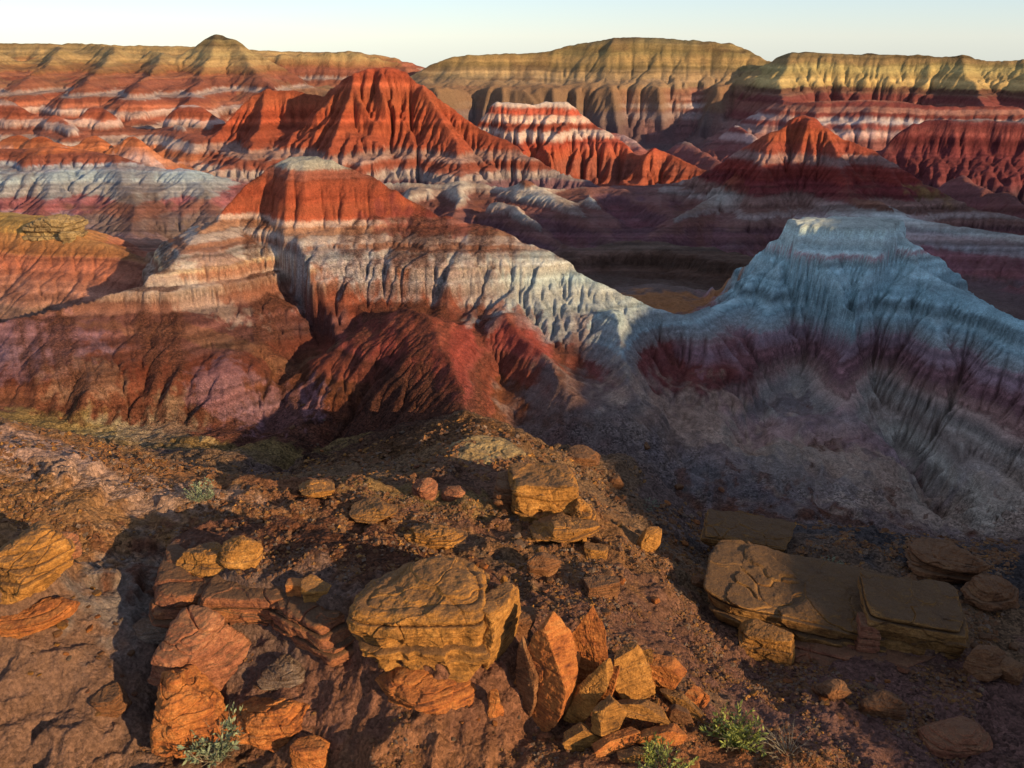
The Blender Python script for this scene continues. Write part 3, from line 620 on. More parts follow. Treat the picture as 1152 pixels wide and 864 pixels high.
# ------------------------------------------------------------------ rocks
def perlin3(p, seed=0):
    p = p+seed*7.13
    i = np.floor(p).astype(np.int32); f = p-i; i &= 255
    w = f*f*f*(f*(f*6-15)+10)
    def g(dx, dy, dz):
        h = _perm[(_perm[(_perm[(i[:, 0]+dx) & 255]+i[:, 1]+dy) & 255]+i[:, 2]+dz) & 255]
        a = _ga[h]; c = (h % 17)/8.0-1; r = np.sqrt(np.maximum(1-c*c, 0))
        return r*np.cos(a)*(f[:, 0]-dx)+r*np.sin(a)*(f[:, 1]-dy)+c*(f[:, 2]-dz)
    def lx(a, b, k): return a+w[:, k]*(b-a)
    return 1.4*lx(lx(lx(g(0,0,0), g(1,0,0), 0), lx(g(0,1,0), g(1,1,0), 0), 1), lx(lx(g(0,0,1), g(1,0,1), 0), lx(g(0,1,1), g(1,1,1), 0), 1), 2)
def fbm3(p, o=4, seed=0, gain=.5):
    s = 0; a = 1; t = 0
    for i in range(o):
        s = s+a*perlin3(p*2.03**i, seed+i*2.3); t += a; a *= gain
    return s/t

def cube_sphere(n):
    vs = {}; V = []; Q = []
    lin = np.tan(np.linspace(-1, 1, n+1)*math.pi/4)
    for ax in range(3):
        for sg in (-1, 1):
            for i in range(n+1):
                for j in range(n+1):
                    c = [0, 0, 0]; c[ax] = sg; c[(ax+1) % 3] = lin[i]*sg; c[(ax+2) % 3] = lin[j]
                    k = (round(c[0], 6), round(c[1], 6), round(c[2], 6))
                    if k not in vs: vs[k] = len(V); V.append(c)
            for i in range(n):
                for j in range(n):
                    q = []
                    for (a, b) in ((i, j), (i+1, j), (i+1, j+1), (i, j+1)):
                        c = [0, 0, 0]; c[ax] = sg; c[(ax+1) % 3] = lin[a]*sg; c[(ax+2) % 3] = lin[b]
                        q.append(vs[(round(c[0], 6), round(c[1], 6), round(c[2], 6))])
                    Q.append(q)
    V = np.array(V, float); V /= np.linalg.norm(V, axis=1)[:, None]
    return V, np.array(Q)
_cs = {}
def rock_mesh(name, size, seed, n=40, cuts=9, box=.0, rough=.06, strata=.03, sfreq=7, scoops=0, scoop_amp=.2, crisp=26, mat=None, flat_top=False, round_=0.0, taper=0.0, cracks=0.0, under=0.0, plate=False, hollow_low=False, blocky=.05, cells=26):
    """a stone: a convex block cut by random planes, weathered by noise, bedding lines, hollows and cracks. size in metres (x,y,z)"""
    if n not in _cs: _cs[n] = cube_sphere(n)
    V, Q = _cs[n]
    r = np.random.RandomState(seed); cuts = cuts if plate else int(cuts*2.2)
    pn = r.randn(cuts, 3); pn /= np.linalg.norm(pn, axis=1)[:, None]; pd = r.uniform(.74, .98, cuts)
    if box > 0:
        bx = np.array([[1,0,0],[-1,0,0],[0,1,0],[0,-1,0],[0,0,1],[0,0,-1]], float)+r.randn(6, 3)*.12
        bx /= np.linalg.norm(bx, axis=1)[:, None]
        pn = np.concatenate([bx, pn]); pd = np.concatenate([np.full(6, .74)+r.uniform(-.04, .05, 6), pd+box*.25])
    if flat_top:
        pn = np.concatenate([pn, [[.03, -.05, 1.0]]]); pd = np.concatenate([pd, [.6]])
    if plate:
        k_ = r.randint(5, 7); an = np.sort(np.arange(k_)/k_*2*np.pi+r.uniform(-.38, .38, k_))
        pn = np.stack([np.cos(an), r.uniform(-.18, .18, k_), np.sin(an)], 1)
        pn = np.concatenate([pn, [[.04, 1, .03], [-.03, -1, .05]], r.randn(3, 3)]); pn /= np.linalg.norm(pn, axis=1)[:, None]
        pd = np.concatenate([r.uniform(.55, .95, k_), [.8, .8], [1.0, 1.0, 1.0]])
    dots = np.maximum(V@pn.T, 1e-3)/pd
    rad = 1/((dots**crisp).sum(1)**(1/crisp))
    rad = np.minimum(rad, 1.25)
    rad = rad*(1-round_)+round_
    P = V*rad[:, None]
    sz = np.array(size)/2
    P = P/np.array([np.abs(P[:, k]).max() for k in range(3)])
    W = P*sz                              # metric
    if taper: W[:, :2] *= (1-taper*(P[:, 2:3]*.5+.5))
    if under:                              # undercut below the middle
        k = 1-under*sstep(.1, -.7, P[:, 2]); W[:, :2] *= k[:, None]
    m = min(size); M = sum(size)/3
    nv = V/np.linalg.norm(V, axis=1)[:, None]
    off = r.rand(3)*50
    d = rough*M*fbm3(W/(M*.42)+off, 5, 0, .55)
    rg = 1-np.abs(fbm3(W/(M*.25)+off+9, 3, 4))*2
    d += rough*.5*M*(rg-.7)*.6
    zz = W[:, 2]/max(size[2], .05)*sfreq+.45*fbm3(W/(M*.8)+off, 2, 8)
    fr = zz-np.floor(zz)
    lay = np.abs(fr-.5)*2
    side = 1-np.abs(nv[:, 2])**2
    hsh = np.modf(np.abs(np.sin((np.floor(zz)+seed)*12.9898)*43758.5))[0]
    d += side*strata*M*((hsh-.5)*1.6*(1-lay**6)-.9*lay**8)
    if blocky:
        cp_ = (r.rand(cells, 3)-.5)*1.9*sz; an_ = np.array([1, 1, 2.2 if size[2] < size[0]*1.2 else 1.0])
        Wn = W+.06*M*np.stack([perlin3(W/(M*.2)+off, 41), perlin3(W/(M*.2)+off, 43), perlin3(W/(M*.2)+off, 45)], 1)
        D_ = np.linalg.norm((Wn[:, None, :]-cp_[None])*an_, axis=2); ci = D_.argmin(1); Ds = np.partition(D_, 1, axis=1)
        e_ = (Ds[:, 1]-Ds[:, 0])/M
        d += blocky*M*((r.rand(cells)-.6)[ci]*sstep(0, .03, e_)-.35*np.exp(-(e_/.012)**2))
    if cracks:
        cracks *= .4
        c1 = np.abs(perlin3(W/(M*.5)+off+20, 5)); c2 = np.abs(perlin3(W/(M*.33)+off+30, 6))
        d -= cracks*M*(np.exp(-(c1/.035)**2)+.6*np.exp(-(c2/.04)**2))
    if scoops:
        cpt = (r.rand(scoops, 3)-.5)*2*sz*np.array([1, 1, .75])
        rr = r.uniform(.12, .30, scoops)*M*.6
        if hollow_low: cpt[:, 2] = -np.abs(cpt[:, 2])*.8+.12*sz[2]; cpt[:, 1] = -np.abs(cpt[:, 1]); rr *= .62
        dd = np.linalg.norm(W[:, None, :]-(cpt/np.maximum(np.linalg.norm(cpt/sz, axis=1), .2)[:, None])[None], axis=2)/rr
        d -= scoop_amp*M*(np.clip(1-dd**2, 0, 1)*(rr/M)*2).max(1)
    if n > 20: d += min(.028*M, .04)*fbm3(W/(M*.09)+off, 3, 51, .7)
    W = W+nv*d[:, None]
    me = smooth_mesh(name, W, Q, None, mat)
    if n > 20: me.polygons.foreach_set('use_smooth', np.zeros(len(Q), bool))
    return me

def rock_mat(name, c1, c2, c3, dark, scale=1.0, dust=(.13, .072, .04), dust_amt=.72):
    m = bpy.data.materials.new(name); m.use_nodes = True; t = m.node_tree; L = t.links.new
    b = t.nodes['Principled BSDF']; b.inputs['Roughness'].default_value = .9; b.inputs['Specular IOR Level'].default_value = .18
    tc = N(t, 'ShaderNodeTexCoord'); geo = N(t, 'ShaderNodeNewGeometry'); oi = N(t, 'ShaderNodeObjectInfo')
    ad = N(t, 'ShaderNodeVectorMath', operation='ADD'); L(tc.outputs['Object'], ad.inputs[0])
    mr = N(t, 'ShaderNodeMath', operation='MULTIPLY'); mr.inputs[1].default_value = 30; L(oi.outputs['Random'], mr.inputs[0]); L(mr.outputs[0], ad.inputs[1])
    def noise(sc, det=8, ro=.65, src=None):
        n = N(t, 'ShaderNodeTexNoise'); n.inputs['Scale'].default_value = sc*scale; n.inputs['Detail'].default_value = det; n.inputs['Roughness'].default_value = ro
        L(src or ad.outputs[0], n.inputs['Vector']); return n
    na = noise(1.3, 8, .7); nb_ = noise(7, 6, .7); ncz = noise(30, 4, .7)
    mp = N(t, 'ShaderNodeMapping'); mp.inputs['Scale'].default_value = (1.0, 1.0, 11); L(ad.outputs[0], mp.inputs[0])
    ns = noise(1.6, 5, .6, mp.outputs[0])
    cr = N(t, 'ShaderNodeValToRGB'); e = cr.color_ramp.elements
    e[0].position = .37; e[0].color = (*dark, 1); e[1].position = .66; e[1].color = (*c3, 1)
    x = e.new(.45); x.color = (*c1, 1); x = e.new(.54); x.color = (*c2, 1)
    mx = N(t, 'ShaderNodeMix', data_type='FLOAT'); mx.inputs['Factor'].default_value = .42
    L(na.outputs[0], mx.inputs['A']); L(ns.outputs[0], mx.inputs['B']); L(mx.outputs['Result'], cr.inputs[0])
    r1 = N(t, 'ShaderNodeMapRange'); r1.inputs[1].default_value = .3; r1.inputs[2].default_value = .7; r1.inputs[3].default_value = .6; r1.inputs[4].default_value = 1.35
    L(nb_.outputs[0], r1.inputs[0])
    sc = N(t, 'ShaderNodeVectorMath', operation='SCALE'); L(cr.outputs[0], sc.inputs[0]); L(r1.outputs[0], sc.inputs['Scale'])
    # dust and gravel lying on upward faces
    sp = N(t, 'ShaderNodeSeparateXYZ'); L(geo.outputs['Normal'], sp.inputs[0])
    u1 = N(t, 'ShaderNodeMath', operation='MULTIPLY_ADD'); u1.inputs[1].default_value = .9; u1.inputs[2].default_value = -.45
    L(nb_.outputs[0], u1.inputs[0])
    u2 = N(t, 'ShaderNodeMath', operation='ADD'); L(sp.outputs[2], u2.inputs[0]); L(u1.outputs[0], u2.inputs[1])
    u3 = N(t, 'ShaderNodeMapRange'); u3.inputs[1].default_value = .55; u3.inputs[2].default_value = .95; u3.inputs[4].default_value = dust_amt; L(u2.outputs[0], u3.inputs[0])
    dm = N(t, 'ShaderNodeMix', data_type='RGBA'); L(u3.outputs[0], dm.inputs['Factor']); L(sc.outputs[0], dm.inputs['A']); dm.inputs['B'].default_value = (*dust, 1)
    rz = N(t, 'ShaderNodeMapRange'); rz.inputs[1].default_value = .3; rz.inputs[2].default_value = .7; rz.inputs[3].default_value = .7; rz.inputs[4].default_value = 1.3; L(ncz.outputs[0], rz.inputs[0])
    s2 = N(t, 'ShaderNodeVectorMath', operation='SCALE'); L(dm.outputs['Result'], s2.inputs[0]); L(rz.outputs[0], s2.inputs['Scale'])
    L(s2.outputs[0], b.inputs['Base Color'])
    prev = None
    for (n, dist, st) in ((na, .12, .7), (ns, .06, .8), (nb_, .08, 1.0), (ncz, .028, 1.0)):
        bu = N(t, 'ShaderNodeBump'); bu.inputs['Distance'].default_value = dist; bu.inputs['Strength'].default_value = st
        L(n.outputs[0], bu.inputs['Height'])
        if prev: L(prev.outputs[0], bu.inputs['Normal'])
        prev = bu
    L(prev.outputs[0], b.inputs['Normal'])
    return m
def hx(s): return tuple(hexc(s))
OCHRE = rock_mat('ochre_sandstone', hx('8c6030'), hx('a8743a'), hx('c08c4c'), hx('4c3420'))
ORANGE = rock_mat('orange_sandstone', hx('9c5a30'), hx('b06c38'), hx('b8804c'), hx('5c3424'), dust_amt=.25)
BROWN = rock_mat('brown_sandstone', hx('70482e'), hx('82583a'), hx('98704c'), hx('3c2a20'))
PINK = rock_mat('pink_sandstone', hx('88543e'), hx('9c6448'), hx('b0805c'), hx('50322a'))
GREY = rock_mat('grey_rock', hx('6c5a50'), hx('7e6a5c'), hx('94806e'), hx('44342e'))
CREAM = rock_mat('cream_sandstone', hx('80694a'), hx('947c56'), hx('a48e68'), hx('4c3a28'), dust_amt=.15)

SLAB = rock_mat('gravel_topped_sandstone', hx('80582f'), hx('966c3c'), hx('a87c4c'), hx('40291c'), dust=(.10, .056, .03), dust_amt=.92)

def ray_ground(px, py):
    """where the line of sight through a point of the photograph meets the ground"""
    lo = 9.0
    Y = lo; prev = lo
    while Y < 390:
        p = at(px, py, Y)
        if abs(p[0]/Y) > UM-.01: break
        if p[2] < zat(p[0], Y):
            a, b_ = prev, Y
            for _ in range(14):
                mth = (a+b_)/2; q = at(px, py, mth)
                if q[2] < zat(q[0], mth): b_ = mth
                else: a = mth
            q = at(px, py, b_); return Vector((q[0], b_, zat(q[0], b_)))
        prev = Y; Y *= 1.006
    return Vector(at(px, py, Y))
def rock(label, px, py, wpx, hpx, depth, mat, seed, cat='rock', name='rock', yaw=0, tilt=(0, 0), sink=.35, group=None, lift=0, **kw):
    """(px,py): middle of the foot in the photograph; wpx, hpx: its width and height there; depth in metres"""
    p = ray_ground(px, py); dist = p.length
    w = wpx*dist/F; h = hpx*dist/F
    dep = depth if depth > 0 else w*-depth
    h = max((h-dep*.35*abs(SP))*1.05, h*.55) if not kw.pop('rawh', False) else h
    full = h*(1+sink)
    if kw.get('plate'): dep *= .6
    me = rock_mesh(name, (w, dep, full), seed, mat=mat, **kw)
    o = bpy.data.objects.new(name, me); C.objects.link(o)
    o.rotation_euler = (math.radians(tilt[0]), math.radians(tilt[1]), math.radians(yaw))
    o.location = (p.x, p.y+dep*.42, p.z+full/2-full*sink+lift)
    o['label'] = label; o['category'] = cat
    if group: o['group'] = group
    return o
# the big boulder that overhangs the bench's corner
rock('big ochre boulder with a honeycombed front overhanging the hollow', 476, 778, 160, 118, 2.6, OCHRE, 11, 'boulder', 'boulder', n=130, cuts=9, box=.35, rough=.08, strata=.05, sfreq=7, scoops=90, scoop_amp=.38, hollow_low=True, under=.12, sink=.02, yaw=8, cracks=.02, crisp=16)
rock('smooth pale rock tucked under the big honeycombed boulder', 478, 800, 120, 40, 2.0, ORANGE, 12, 'boulder', 'boulder', n=40, cuts=6, rough=.05, strata=.02, sink=.35, round_=.3)
rock('bright upright slab leaning on the right side of the big honeycombed boulder', 553, 752, 36, 95, 1.6, OCHRE, 13, 'slab', 'slab', n=50, cuts=6, box=.6, rough=.04, strata=.02, yaw=-30, tilt=(0, 8), rawh=True)
# lip of the bench
LEDGE = rock_mat('ledge_sandstone', hx('80503a'), hx('986040'), hx('a8703f'), hx('4a2c22'), dust=(.115, .062, .034), dust_amt=.95)
def ledge_at(label, x, y, size, top, seed, yaw, **kw):
    me = rock_mesh('ledge_rock', size, seed, mat=LEDGE, **kw)
    o = bpy.data.objects.new('ledge_rock', me); C.objects.link(o); o.location = (x, y, top-size[2]/2); o.rotation_euler = (0, 0, math.radians(yaw))
    o['label'] = label; o['category'] = 'rock'
LK = dict(n=110, cuts=8, box=.5, rough=.07, strata=.06, sfreq=5, under=.22, blocky=.06, cells=40, flat_top=True)
q_ = at(238, 622, 19.0); ledge_at('reddish ledge rock at the left end of the long undercut bench', q_[0], q_[1]-.1, (3.0, 3.3, 1.9), -12.42, 14, 10, **LK)
q_ = at(300, 640, 18.4); ledge_at('middle ledge rock of the long undercut bench', q_[0], q_[1], (3.3, 3.0, 2.0), -12.38, 15, -18, **LK)
q_ = at(368, 655, 17.7); ledge_at('ledge rock of the undercut bench touching the big honeycombed boulder', q_[0], q_[1]+.1, (3.0, 3.0, 2.1), -12.3, 31, -25, **LK)
rock('yellow boulder with a round hollow on the left lip of the bench', 232, 668, 66, 54, 1.1, OCHRE, 16, 'boulder', 'boulder', n=70, cuts=8, rough=.06, strata=.03, scoops=9, scoop_amp=.9, sink=.1)
rock('rounded yellow boulder just behind the one with the hollow', 268, 640, 46, 38, .9, OCHRE, 17, 'boulder', 'boulder', n=40, cuts=8, rough=.06, strata=.03, round_=.2)
rock('small block standing behind two others on the gravelly bench', 334, 672, 24, 22, .4, ORANGE, 18, 'stone', 'stone', n=20, cuts=7, box=.5, rough=.04, strata=.02)
rock('squarish yellow block on the gravelly bench near its lip', 355, 680, 32, 30, .5, OCHRE, 19, 'stone', 'stone', n=24, cuts=7, box=.5, rough=.04, strata=.03)
rock('low yellow rock at the very lip of the gravelly bench', 345, 704, 46, 26, .7, OCHRE, 20, 'stone', 'stone', n=30, cuts=7, box=.4, rough=.06, strata=.04)
# rocks bottom left
rock('tall pink rock standing in the hollow, lit on its upper face', 222, 800, 96, 104, 1.9, PINK, 21, 'boulder', 'boulder', n=90, cuts=9, rough=.08, strata=.02, crisp=14, sink=.1, cracks=.02, yaw=12)
rock('pink and orange rock in front of the tall one, cut by the bottom edge', 200, 874, 86, 96, 2.0, ORANGE, 22, 'boulder', 'boulder', n=90, cuts=9, rough=.10, strata=.03, crisp=14, sink=.15, cracks=.02, yaw=-10)
rock('small dark boulder in the shade left of the tall pink rock', 118, 806, 40, 30, .8, BROWN, 23, 'boulder', 'boulder', n=30, cuts=8, rough=.06, strata=.05)
rock('low orange rock mass with crumbling edge near the bottom', 300, 845, 115, 52, 1.5, ORANGE, 24, 'rock', 'rock', n=80, cuts=9, rough=.10, strata=.04, sink=.25, cracks=.015)
rock('small orange block at the bottom edge below the crumbling rock', 350, 870, 42, 36, .6, ORANGE, 25, 'stone', 'stone', n=30, cuts=8, box=.4, rough=.06, strata=.03)
rock('grey pink rock half buried in shade right of the tall pink rock', 318, 775, 60, 26, 1.0, GREY, 26, 'rock', 'rock', n=40, cuts=8, rough=.07, sink=.4)
rock('rounded grey rock behind the top of the tall pink rock', 172, 724, 46, 28, .9, GREY, 27, 'rock', 'rock', n=40, cuts=8, rough=.07, sink=.3)
rock('craggy yellow outcrop at the left edge', 18, 684, 88, 72, 1.6, OCHRE, 28, 'outcrop', 'outcrop', n=90, cuts=8, rough=.10, strata=.05, sfreq=6, sink=.1, cracks=.02)
rock('smooth orange rock below the craggy outcrop at the left edge', 22, 716, 84, 30, 1.3, ORANGE, 29, 'rock', 'rock', n=50, cuts=6, rough=.05, strata=.04, round_=.2, sink=.3, tilt=(0, -8))
rock('small pink rock on the left slope above the craggy outcrop', 58, 632, 46, 26, .9, PINK, 30, 'rock', 'rock', n=36, cuts=8, rough=.07, strata=.04, sink=.3)
# the split slabs
S = dict(plate=True, rough=.03, strata=.02, cuts=5, crisp=50, blocky=.035, cells=14, rawh=True)
rock('tallest split slab, orange, standing at the left of the slab pile', 616, 812, 66, 124, 1.1, ORANGE, 41, 'slab', 'slab', n=60, yaw=-38, tilt=(-6, 6), sink=.12, **S)
rock('thin upright slab split off the tallest one', 636, 808, 26, 104, .8, ORANGE, 42, 'slab', 'slab', n=50, yaw=-32, tilt=(-4, 4), sink=.12, **S)
rock('pointed upright slab at the back of the slab pile', 660, 782, 62, 106, .6, ORANGE, 43, 'slab', 'slab', n=50, yaw=-18, tilt=(-12, -4), sink=.12, taper=.45, **S)
rock('narrow slab leaning right in the middle of the slab pile', 664, 816, 30, 84, .45, OCHRE, 44, 'slab', 'slab', n=50, yaw=-25, tilt=(-10, 28), sink=.1, **S)
rock('pale wedge of rock leaning against the slab pile', 708, 790, 56, 62, .6, OCHRE, 45, 'block', 'block', n=44, yaw=20, tilt=(-14, -12), sink=.1, taper=.3, **S)
rock('brown block at the back right of the slab pile', 742, 778, 50, 44, .7, ORANGE, 46, 'block', 'block', n=36, yaw=-15, tilt=(6, 14), sink=.15, **S)
rock('yellow angular block in the front of the slab pile', 684, 832, 42, 46, .5, OCHRE, 47, 'block', 'block', n=36, yaw=30, tilt=(-6, 10), sink=.1, **S)
rock('flat plate tilted over the front of the slab pile', 722, 822, 64, 22, .6, OCHRE, 48, 'slab', 'slab', n=36, yaw=-10, tilt=(-18, 12), sink=.05, lift=.18, **S)
rock('flat plate lying lowest at the right front of the slab pile', 748, 838, 66, 16, .6, ORANGE, 49, 'slab', 'slab', n=36, yaw=12, tilt=(-10, 6), sink=.1, **S)
rock('small reddish block beside the right end of the slab pile', 784, 800, 34, 26, .5, ORANGE, 50, 'block', 'block', n=26, yaw=40, tilt=(0, 8), sink=.1, **S)
rock('squat block at the foot of the leaning slab', 656, 846, 46, 30, .5, OCHRE, 51, 'block', 'block', n=30, yaw=8, tilt=(-5, 3), sink=.1, **S)
rock('long plate sticking out of the front of the slab pile', 694, 846, 58, 16, .5, ORANGE, 52, 'slab', 'slab', n=30, yaw=24, tilt=(-8, -6), sink=.1, lift=.05, **S)
rock('triangular plate on top of the slab pile', 722, 772, 40, 34, .35, OCHRE, 53, 'slab', 'slab', n=30, yaw=-30, tilt=(-30, 10), sink=.1, lift=.25, taper=.5, **S)
rock('small block between the wedge and the flat plates of the slab pile', 764, 816, 30, 22, .4, BROWN, 54, 'block', 'block', n=24, yaw=-20, tilt=(4, -10), sink=.1, **S)
rock('dark flake standing behind the tallest split slab', 596, 800, 34, 88, .7, BROWN, 57, 'slab', 'slab', n=50, yaw=-42, tilt=(-2, -8), sink=.12, taper=.3, **S)
rock('sharp narrow flake leaning on the pointed slab', 682, 800, 24, 70, .45, ORANGE, 58, 'slab', 'slab', n=40, yaw=-30, tilt=(-8, 18), sink=.1, taper=.3, **S)
rock('long thin shard lying over the right end of the slab pile', 770, 806, 58, 14, .5, OCHRE, 59, 'slab', 'slab', n=30, yaw=-35, tilt=(-20, 14), sink=.1, lift=.1, **S)
rock('thin shard lying flat just below the slab pile', 716, 856, 44, 10, .5, OCHRE, 60, 'slab', 'slab', n=30, yaw=16, tilt=(-4, 4), sink=.1, **S)
rock('pointed reddish stone standing between the boulder and the slab pile', 556, 812, 28, 46, .5, ORANGE, 55, 'stone', 'stone', n=30, cuts=7, rough=.05, taper=.6, rawh=True)
rock('low dark block behind the slab pile beside the tallest slab', 582, 715, 40, 26, .8, BROWN, 56, 'stone', 'stone', n=26, cuts=7, box=.4, rough=.05, strata=.04)
# centre spur
rock('layered ochre rock with gravelly top on the centre spur', 612, 590, 88, 62, 2.2, OCHRE, 61, 'boulder', 'boulder', n=80, cuts=8, box=.4, rough=.07, strata=.06, sfreq=4, under=.2, cracks=.02, scoops=10, scoop_amp=.5)
rock('dark cleft rock at the left end of the centre spur rocks', 577, 574, 44, 42, 1.6, BROWN, 62, 'boulder', 'boulder', n=50, cuts=8, box=.3, rough=.08, strata=.05)
rock('bright yellow rock hanging at the right end of the centre spur rocks', 652, 600, 48, 48, 1.5, OCHRE, 63, 'boulder', 'boulder', n=60, cuts=8, rough=.09, strata=.05, scoops=8, scoop_amp=.6)
rock('low ochre ledge under the centre spur rocks', 632, 612, 92, 26, 1.6, OCHRE, 64, 'rock', 'ledge_rock', n=60, cuts=7, rough=.08, strata=.05, sink=.3)
rock('egg shaped yellow boulder alone on the slope right of the centre spur', 730, 622, 27, 32, .7, OCHRE, 65, 'boulder', 'boulder', n=36, cuts=7, rough=.04, strata=.02, round_=.35, tilt=(0, 25), rawh=True)
rock('dark rounded boulder below the centre spur', 612, 651, 38, 30, .8, BROWN, 66, 'boulder', 'boulder', n=36, cuts=8, rough=.05, strata=.04)
rock('small pale cone shaped stone left of the dark rounded boulder', 567, 664, 14, 18, .3, OCHRE, 67, 'stone', 'stone', n=16, cuts=7, taper=.5, rawh=True)
rock('flat brown rock in the lower centre above the slab pile', 676, 672, 44, 20, .8, BROWN, 68, 'rock', 'rock', n=36, cuts=8, box=.4, rough=.05, strata=.06)
rock('flat topped tan rock right of the spur crest', 657, 524, 42, 18, 1.3, BROWN, 69, 'rock', 'rock', n=30, cuts=8, box=.4, rough=.05, strata=.05)
rock('small dark stone on the slope above the egg shaped boulder', 692, 549, 20, 16, .6, BROWN, 70, 'stone', 'stone', n=20, cuts=8, rough=.05)
rock('left of two grey pink boulders side by side on the brown gravel', 477, 562, 32, 24, .9, PINK, 71, 'boulder', 'boulder', n=30, cuts=6, rough=.04, round_=.4, group='pair of grey pink boulders')
rock('right of two grey pink boulders side by side on the brown gravel', 509, 564, 28, 18, .8, PINK, 72, 'boulder', 'boulder', n=30, cuts=6, rough=.04, round_=.4, group='pair of grey pink boulders')
rock('yellow crumbling ledge in the lit ground between bench and spur', 490, 620, 72, 26, 1.2, OCHRE, 73, 'rock', 'ledge_rock', n=60, cuts=8, rough=.12, strata=.05, scoops=12, scoop_amp=.5, sink=.3)
rock('low mossy yellow rock on the brown gravel behind the bench', 418, 588, 54, 18, 1.4, OCHRE, 74, 'rock', 'rock', n=40, cuts=8, rough=.08, strata=.04, sink=.4)
rock('yellow green rock standing out of the slope top in the centre left', 352, 562, 44, 20, 1.3, OCHRE, 75, 'rock', 'rock', n=40, cuts=8, rough=.08, strata=.04, sink=.3)
rock('small flat stone right of the layered spur rock', 672, 628, 30, 14, .6, OCHRE, 76, 'stone', 'stone', n=24, cuts=8, box=.4, rough=.05, strata=.04)
rock('small pointed yellow stone under the bright hanging rock', 655, 612, 14, 18, .4, OCHRE, 77, 'stone', 'stone', n=16, cuts=7, taper=.4, rawh=True)
rock('cream outcrop at the head of the centre spur', 545, 520, 90, 26, 3.0, CREAM, 78, 'outcrop', 'outcrop', n=80, cuts=9, rough=.12, strata=.05, sink=.6, yaw=-30)
# right hand slabs
rock('broad low slab rock with gravelly top and cracked front, left half of the right ledge', 910, 732, 196, 50, 3.6, SLAB, 81, 'slab', 'slab_rock', n=130, cuts=7, box=.8, rough=.06, strata=.07, sfreq=4, yaw=-12, tilt=(3, 5), rawh=True, blocky=.045, cells=46, flat_top=True, under=.12, sink=.15, lift=.2)
rock('right half of the cracked slab ledge with a bright orange end face', 1040, 740, 108, 46, 2.7, SLAB, 82, 'slab', 'slab_rock', n=110, cuts=7, box=.8, rough=.06, strata=.07, sfreq=4, yaw=-14, tilt=(3, 5), rawh=True, blocky=.05, cells=36, flat_top=True, under=.12, sink=.15, lift=.12)
rock('small pinkish stack of beds in the gap of the cracked slab ledge', 976, 738, 22, 34, .8, PINK, 83, 'block', 'block', n=40, cuts=6, box=.8, rough=.03, strata=.06, sfreq=7, yaw=-8, rawh=True, lift=.2)
rock('yellow corner block at the front left of the cracked slab ledge', 866, 744, 62, 34, 1.0, OCHRE, 84, 'block', 'block', n=60, cuts=7, box=.6, rough=.04, strata=.03, yaw=-25, rawh=True, blocky=.08)
rock('long reddish base ledge under the cracked slab ledge', 965, 752, 220, 20, 3.2, PINK, 85, 'rock', 'ledge_rock', n=110, cuts=8, rough=.06, strata=.05, sfreq=4, sink=.8, yaw=-10, rawh=True)
rock('dark reddish rock at the lower right end of the ledge', 1118, 768, 50, 32, 1.0, BROWN, 86, 'rock', 'rock', n=40, cuts=8, rough=.06, sink=.2)
rock('pointed dark rock at the right edge of the picture', 1140, 772, 30, 28, .7, BROWN, 87, 'rock', 'rock', n=30, cuts=8, rough=.06, sink=.2)
rock('brown slab rock with overhanging left end behind the cracked ledge', 845, 628, 110, 26, 2.8, SLAB, 88, 'slab', 'slab_rock', n=100, cuts=8, box=.7, rough=.06, strata=.06, sfreq=4, yaw=-14, tilt=(0, 4), under=.2, sink=.2, rawh=True)
rock('dark layered rock in the shade at the right', 1078, 664, 84, 44, 2.2, BROWN, 89, 'rock', 'rock', n=70, cuts=8, rough=.08, strata=.08, sfreq=7, sink=.3, yaw=-15)
rock('low dark rock face beside the dark layered rock', 1130, 690, 60, 36, 1.8, BROWN, 90, 'rock', 'rock', n=60, cuts=8, rough=.09, strata=.07, sfreq=6, sink=.35)
rock('two tone stone in the gully left of the cracked ledge', 790, 662, 22, 18, .6, BROWN, 91, 'stone', 'stone', n=24, cuts=8, rough=.05, round_=.2)
rock('dark stone on the shaded ground below the cracked ledge', 938, 790, 40, 18, .7, BROWN, 92, 'stone', 'stone', n=30, cuts=8, rough=.06, sink=.3)
rock('dark sharp rock half buried in the shaded slope at the lower right', 1000, 810, 52, 26, 1.0, BROWN, 93, 'rock', 'rock', n=40, cuts=8, rough=.08, sink=.4)
rock('rounded reddish rock half buried at the lower right corner', 1085, 850, 70, 34, 1.3, PINK, 94, 'rock', 'rock', n=40, cuts=8, rough=.05, round_=.3, sink=.5)
# outcrops on the hills
rock('cream ledge rock near the top of the sunlit yellow hill', 52, 270, 62, 22, 3.0, CREAM, 101, 'outcrop', 'outcrop', n=90, cuts=9, box=.3, rough=.14, strata=.08, under=.25, sink=.4, rawh=True)
rock('small cream block hanging off the ledge of the sunlit yellow hill', 76, 274, 16, 15, 1.5, CREAM, 102, 'rock', 'rock', n=30, cuts=7, box=.5, rough=.06, strata=.06)
rock('pale outcrop at the foot of the big banded hill', 208, 496, 60, 26, 2.2, CREAM, 103, 'outcrop', 'outcrop', n=70, cuts=9, rough=.12, strata=.05, sink=1.1, tilt=(0, -20))
rock('yellow outcrop left of the pale one at the foot of the big banded hill', 150, 490, 56, 24, 2.2, OCHRE, 104, 'outcrop', 'outcrop', n=70, cuts=9, rough=.13, strata=.05, sink=1.1)
rock('green yellow crag at the left foot of the big banded hill', 45, 474, 70, 18, 2.2, OCHRE, 105, 'outcrop', 'outcrop', n=70, cuts=9, rough=.13, strata=.05, sink=1.1)
print('rocks', time.time()-T0)

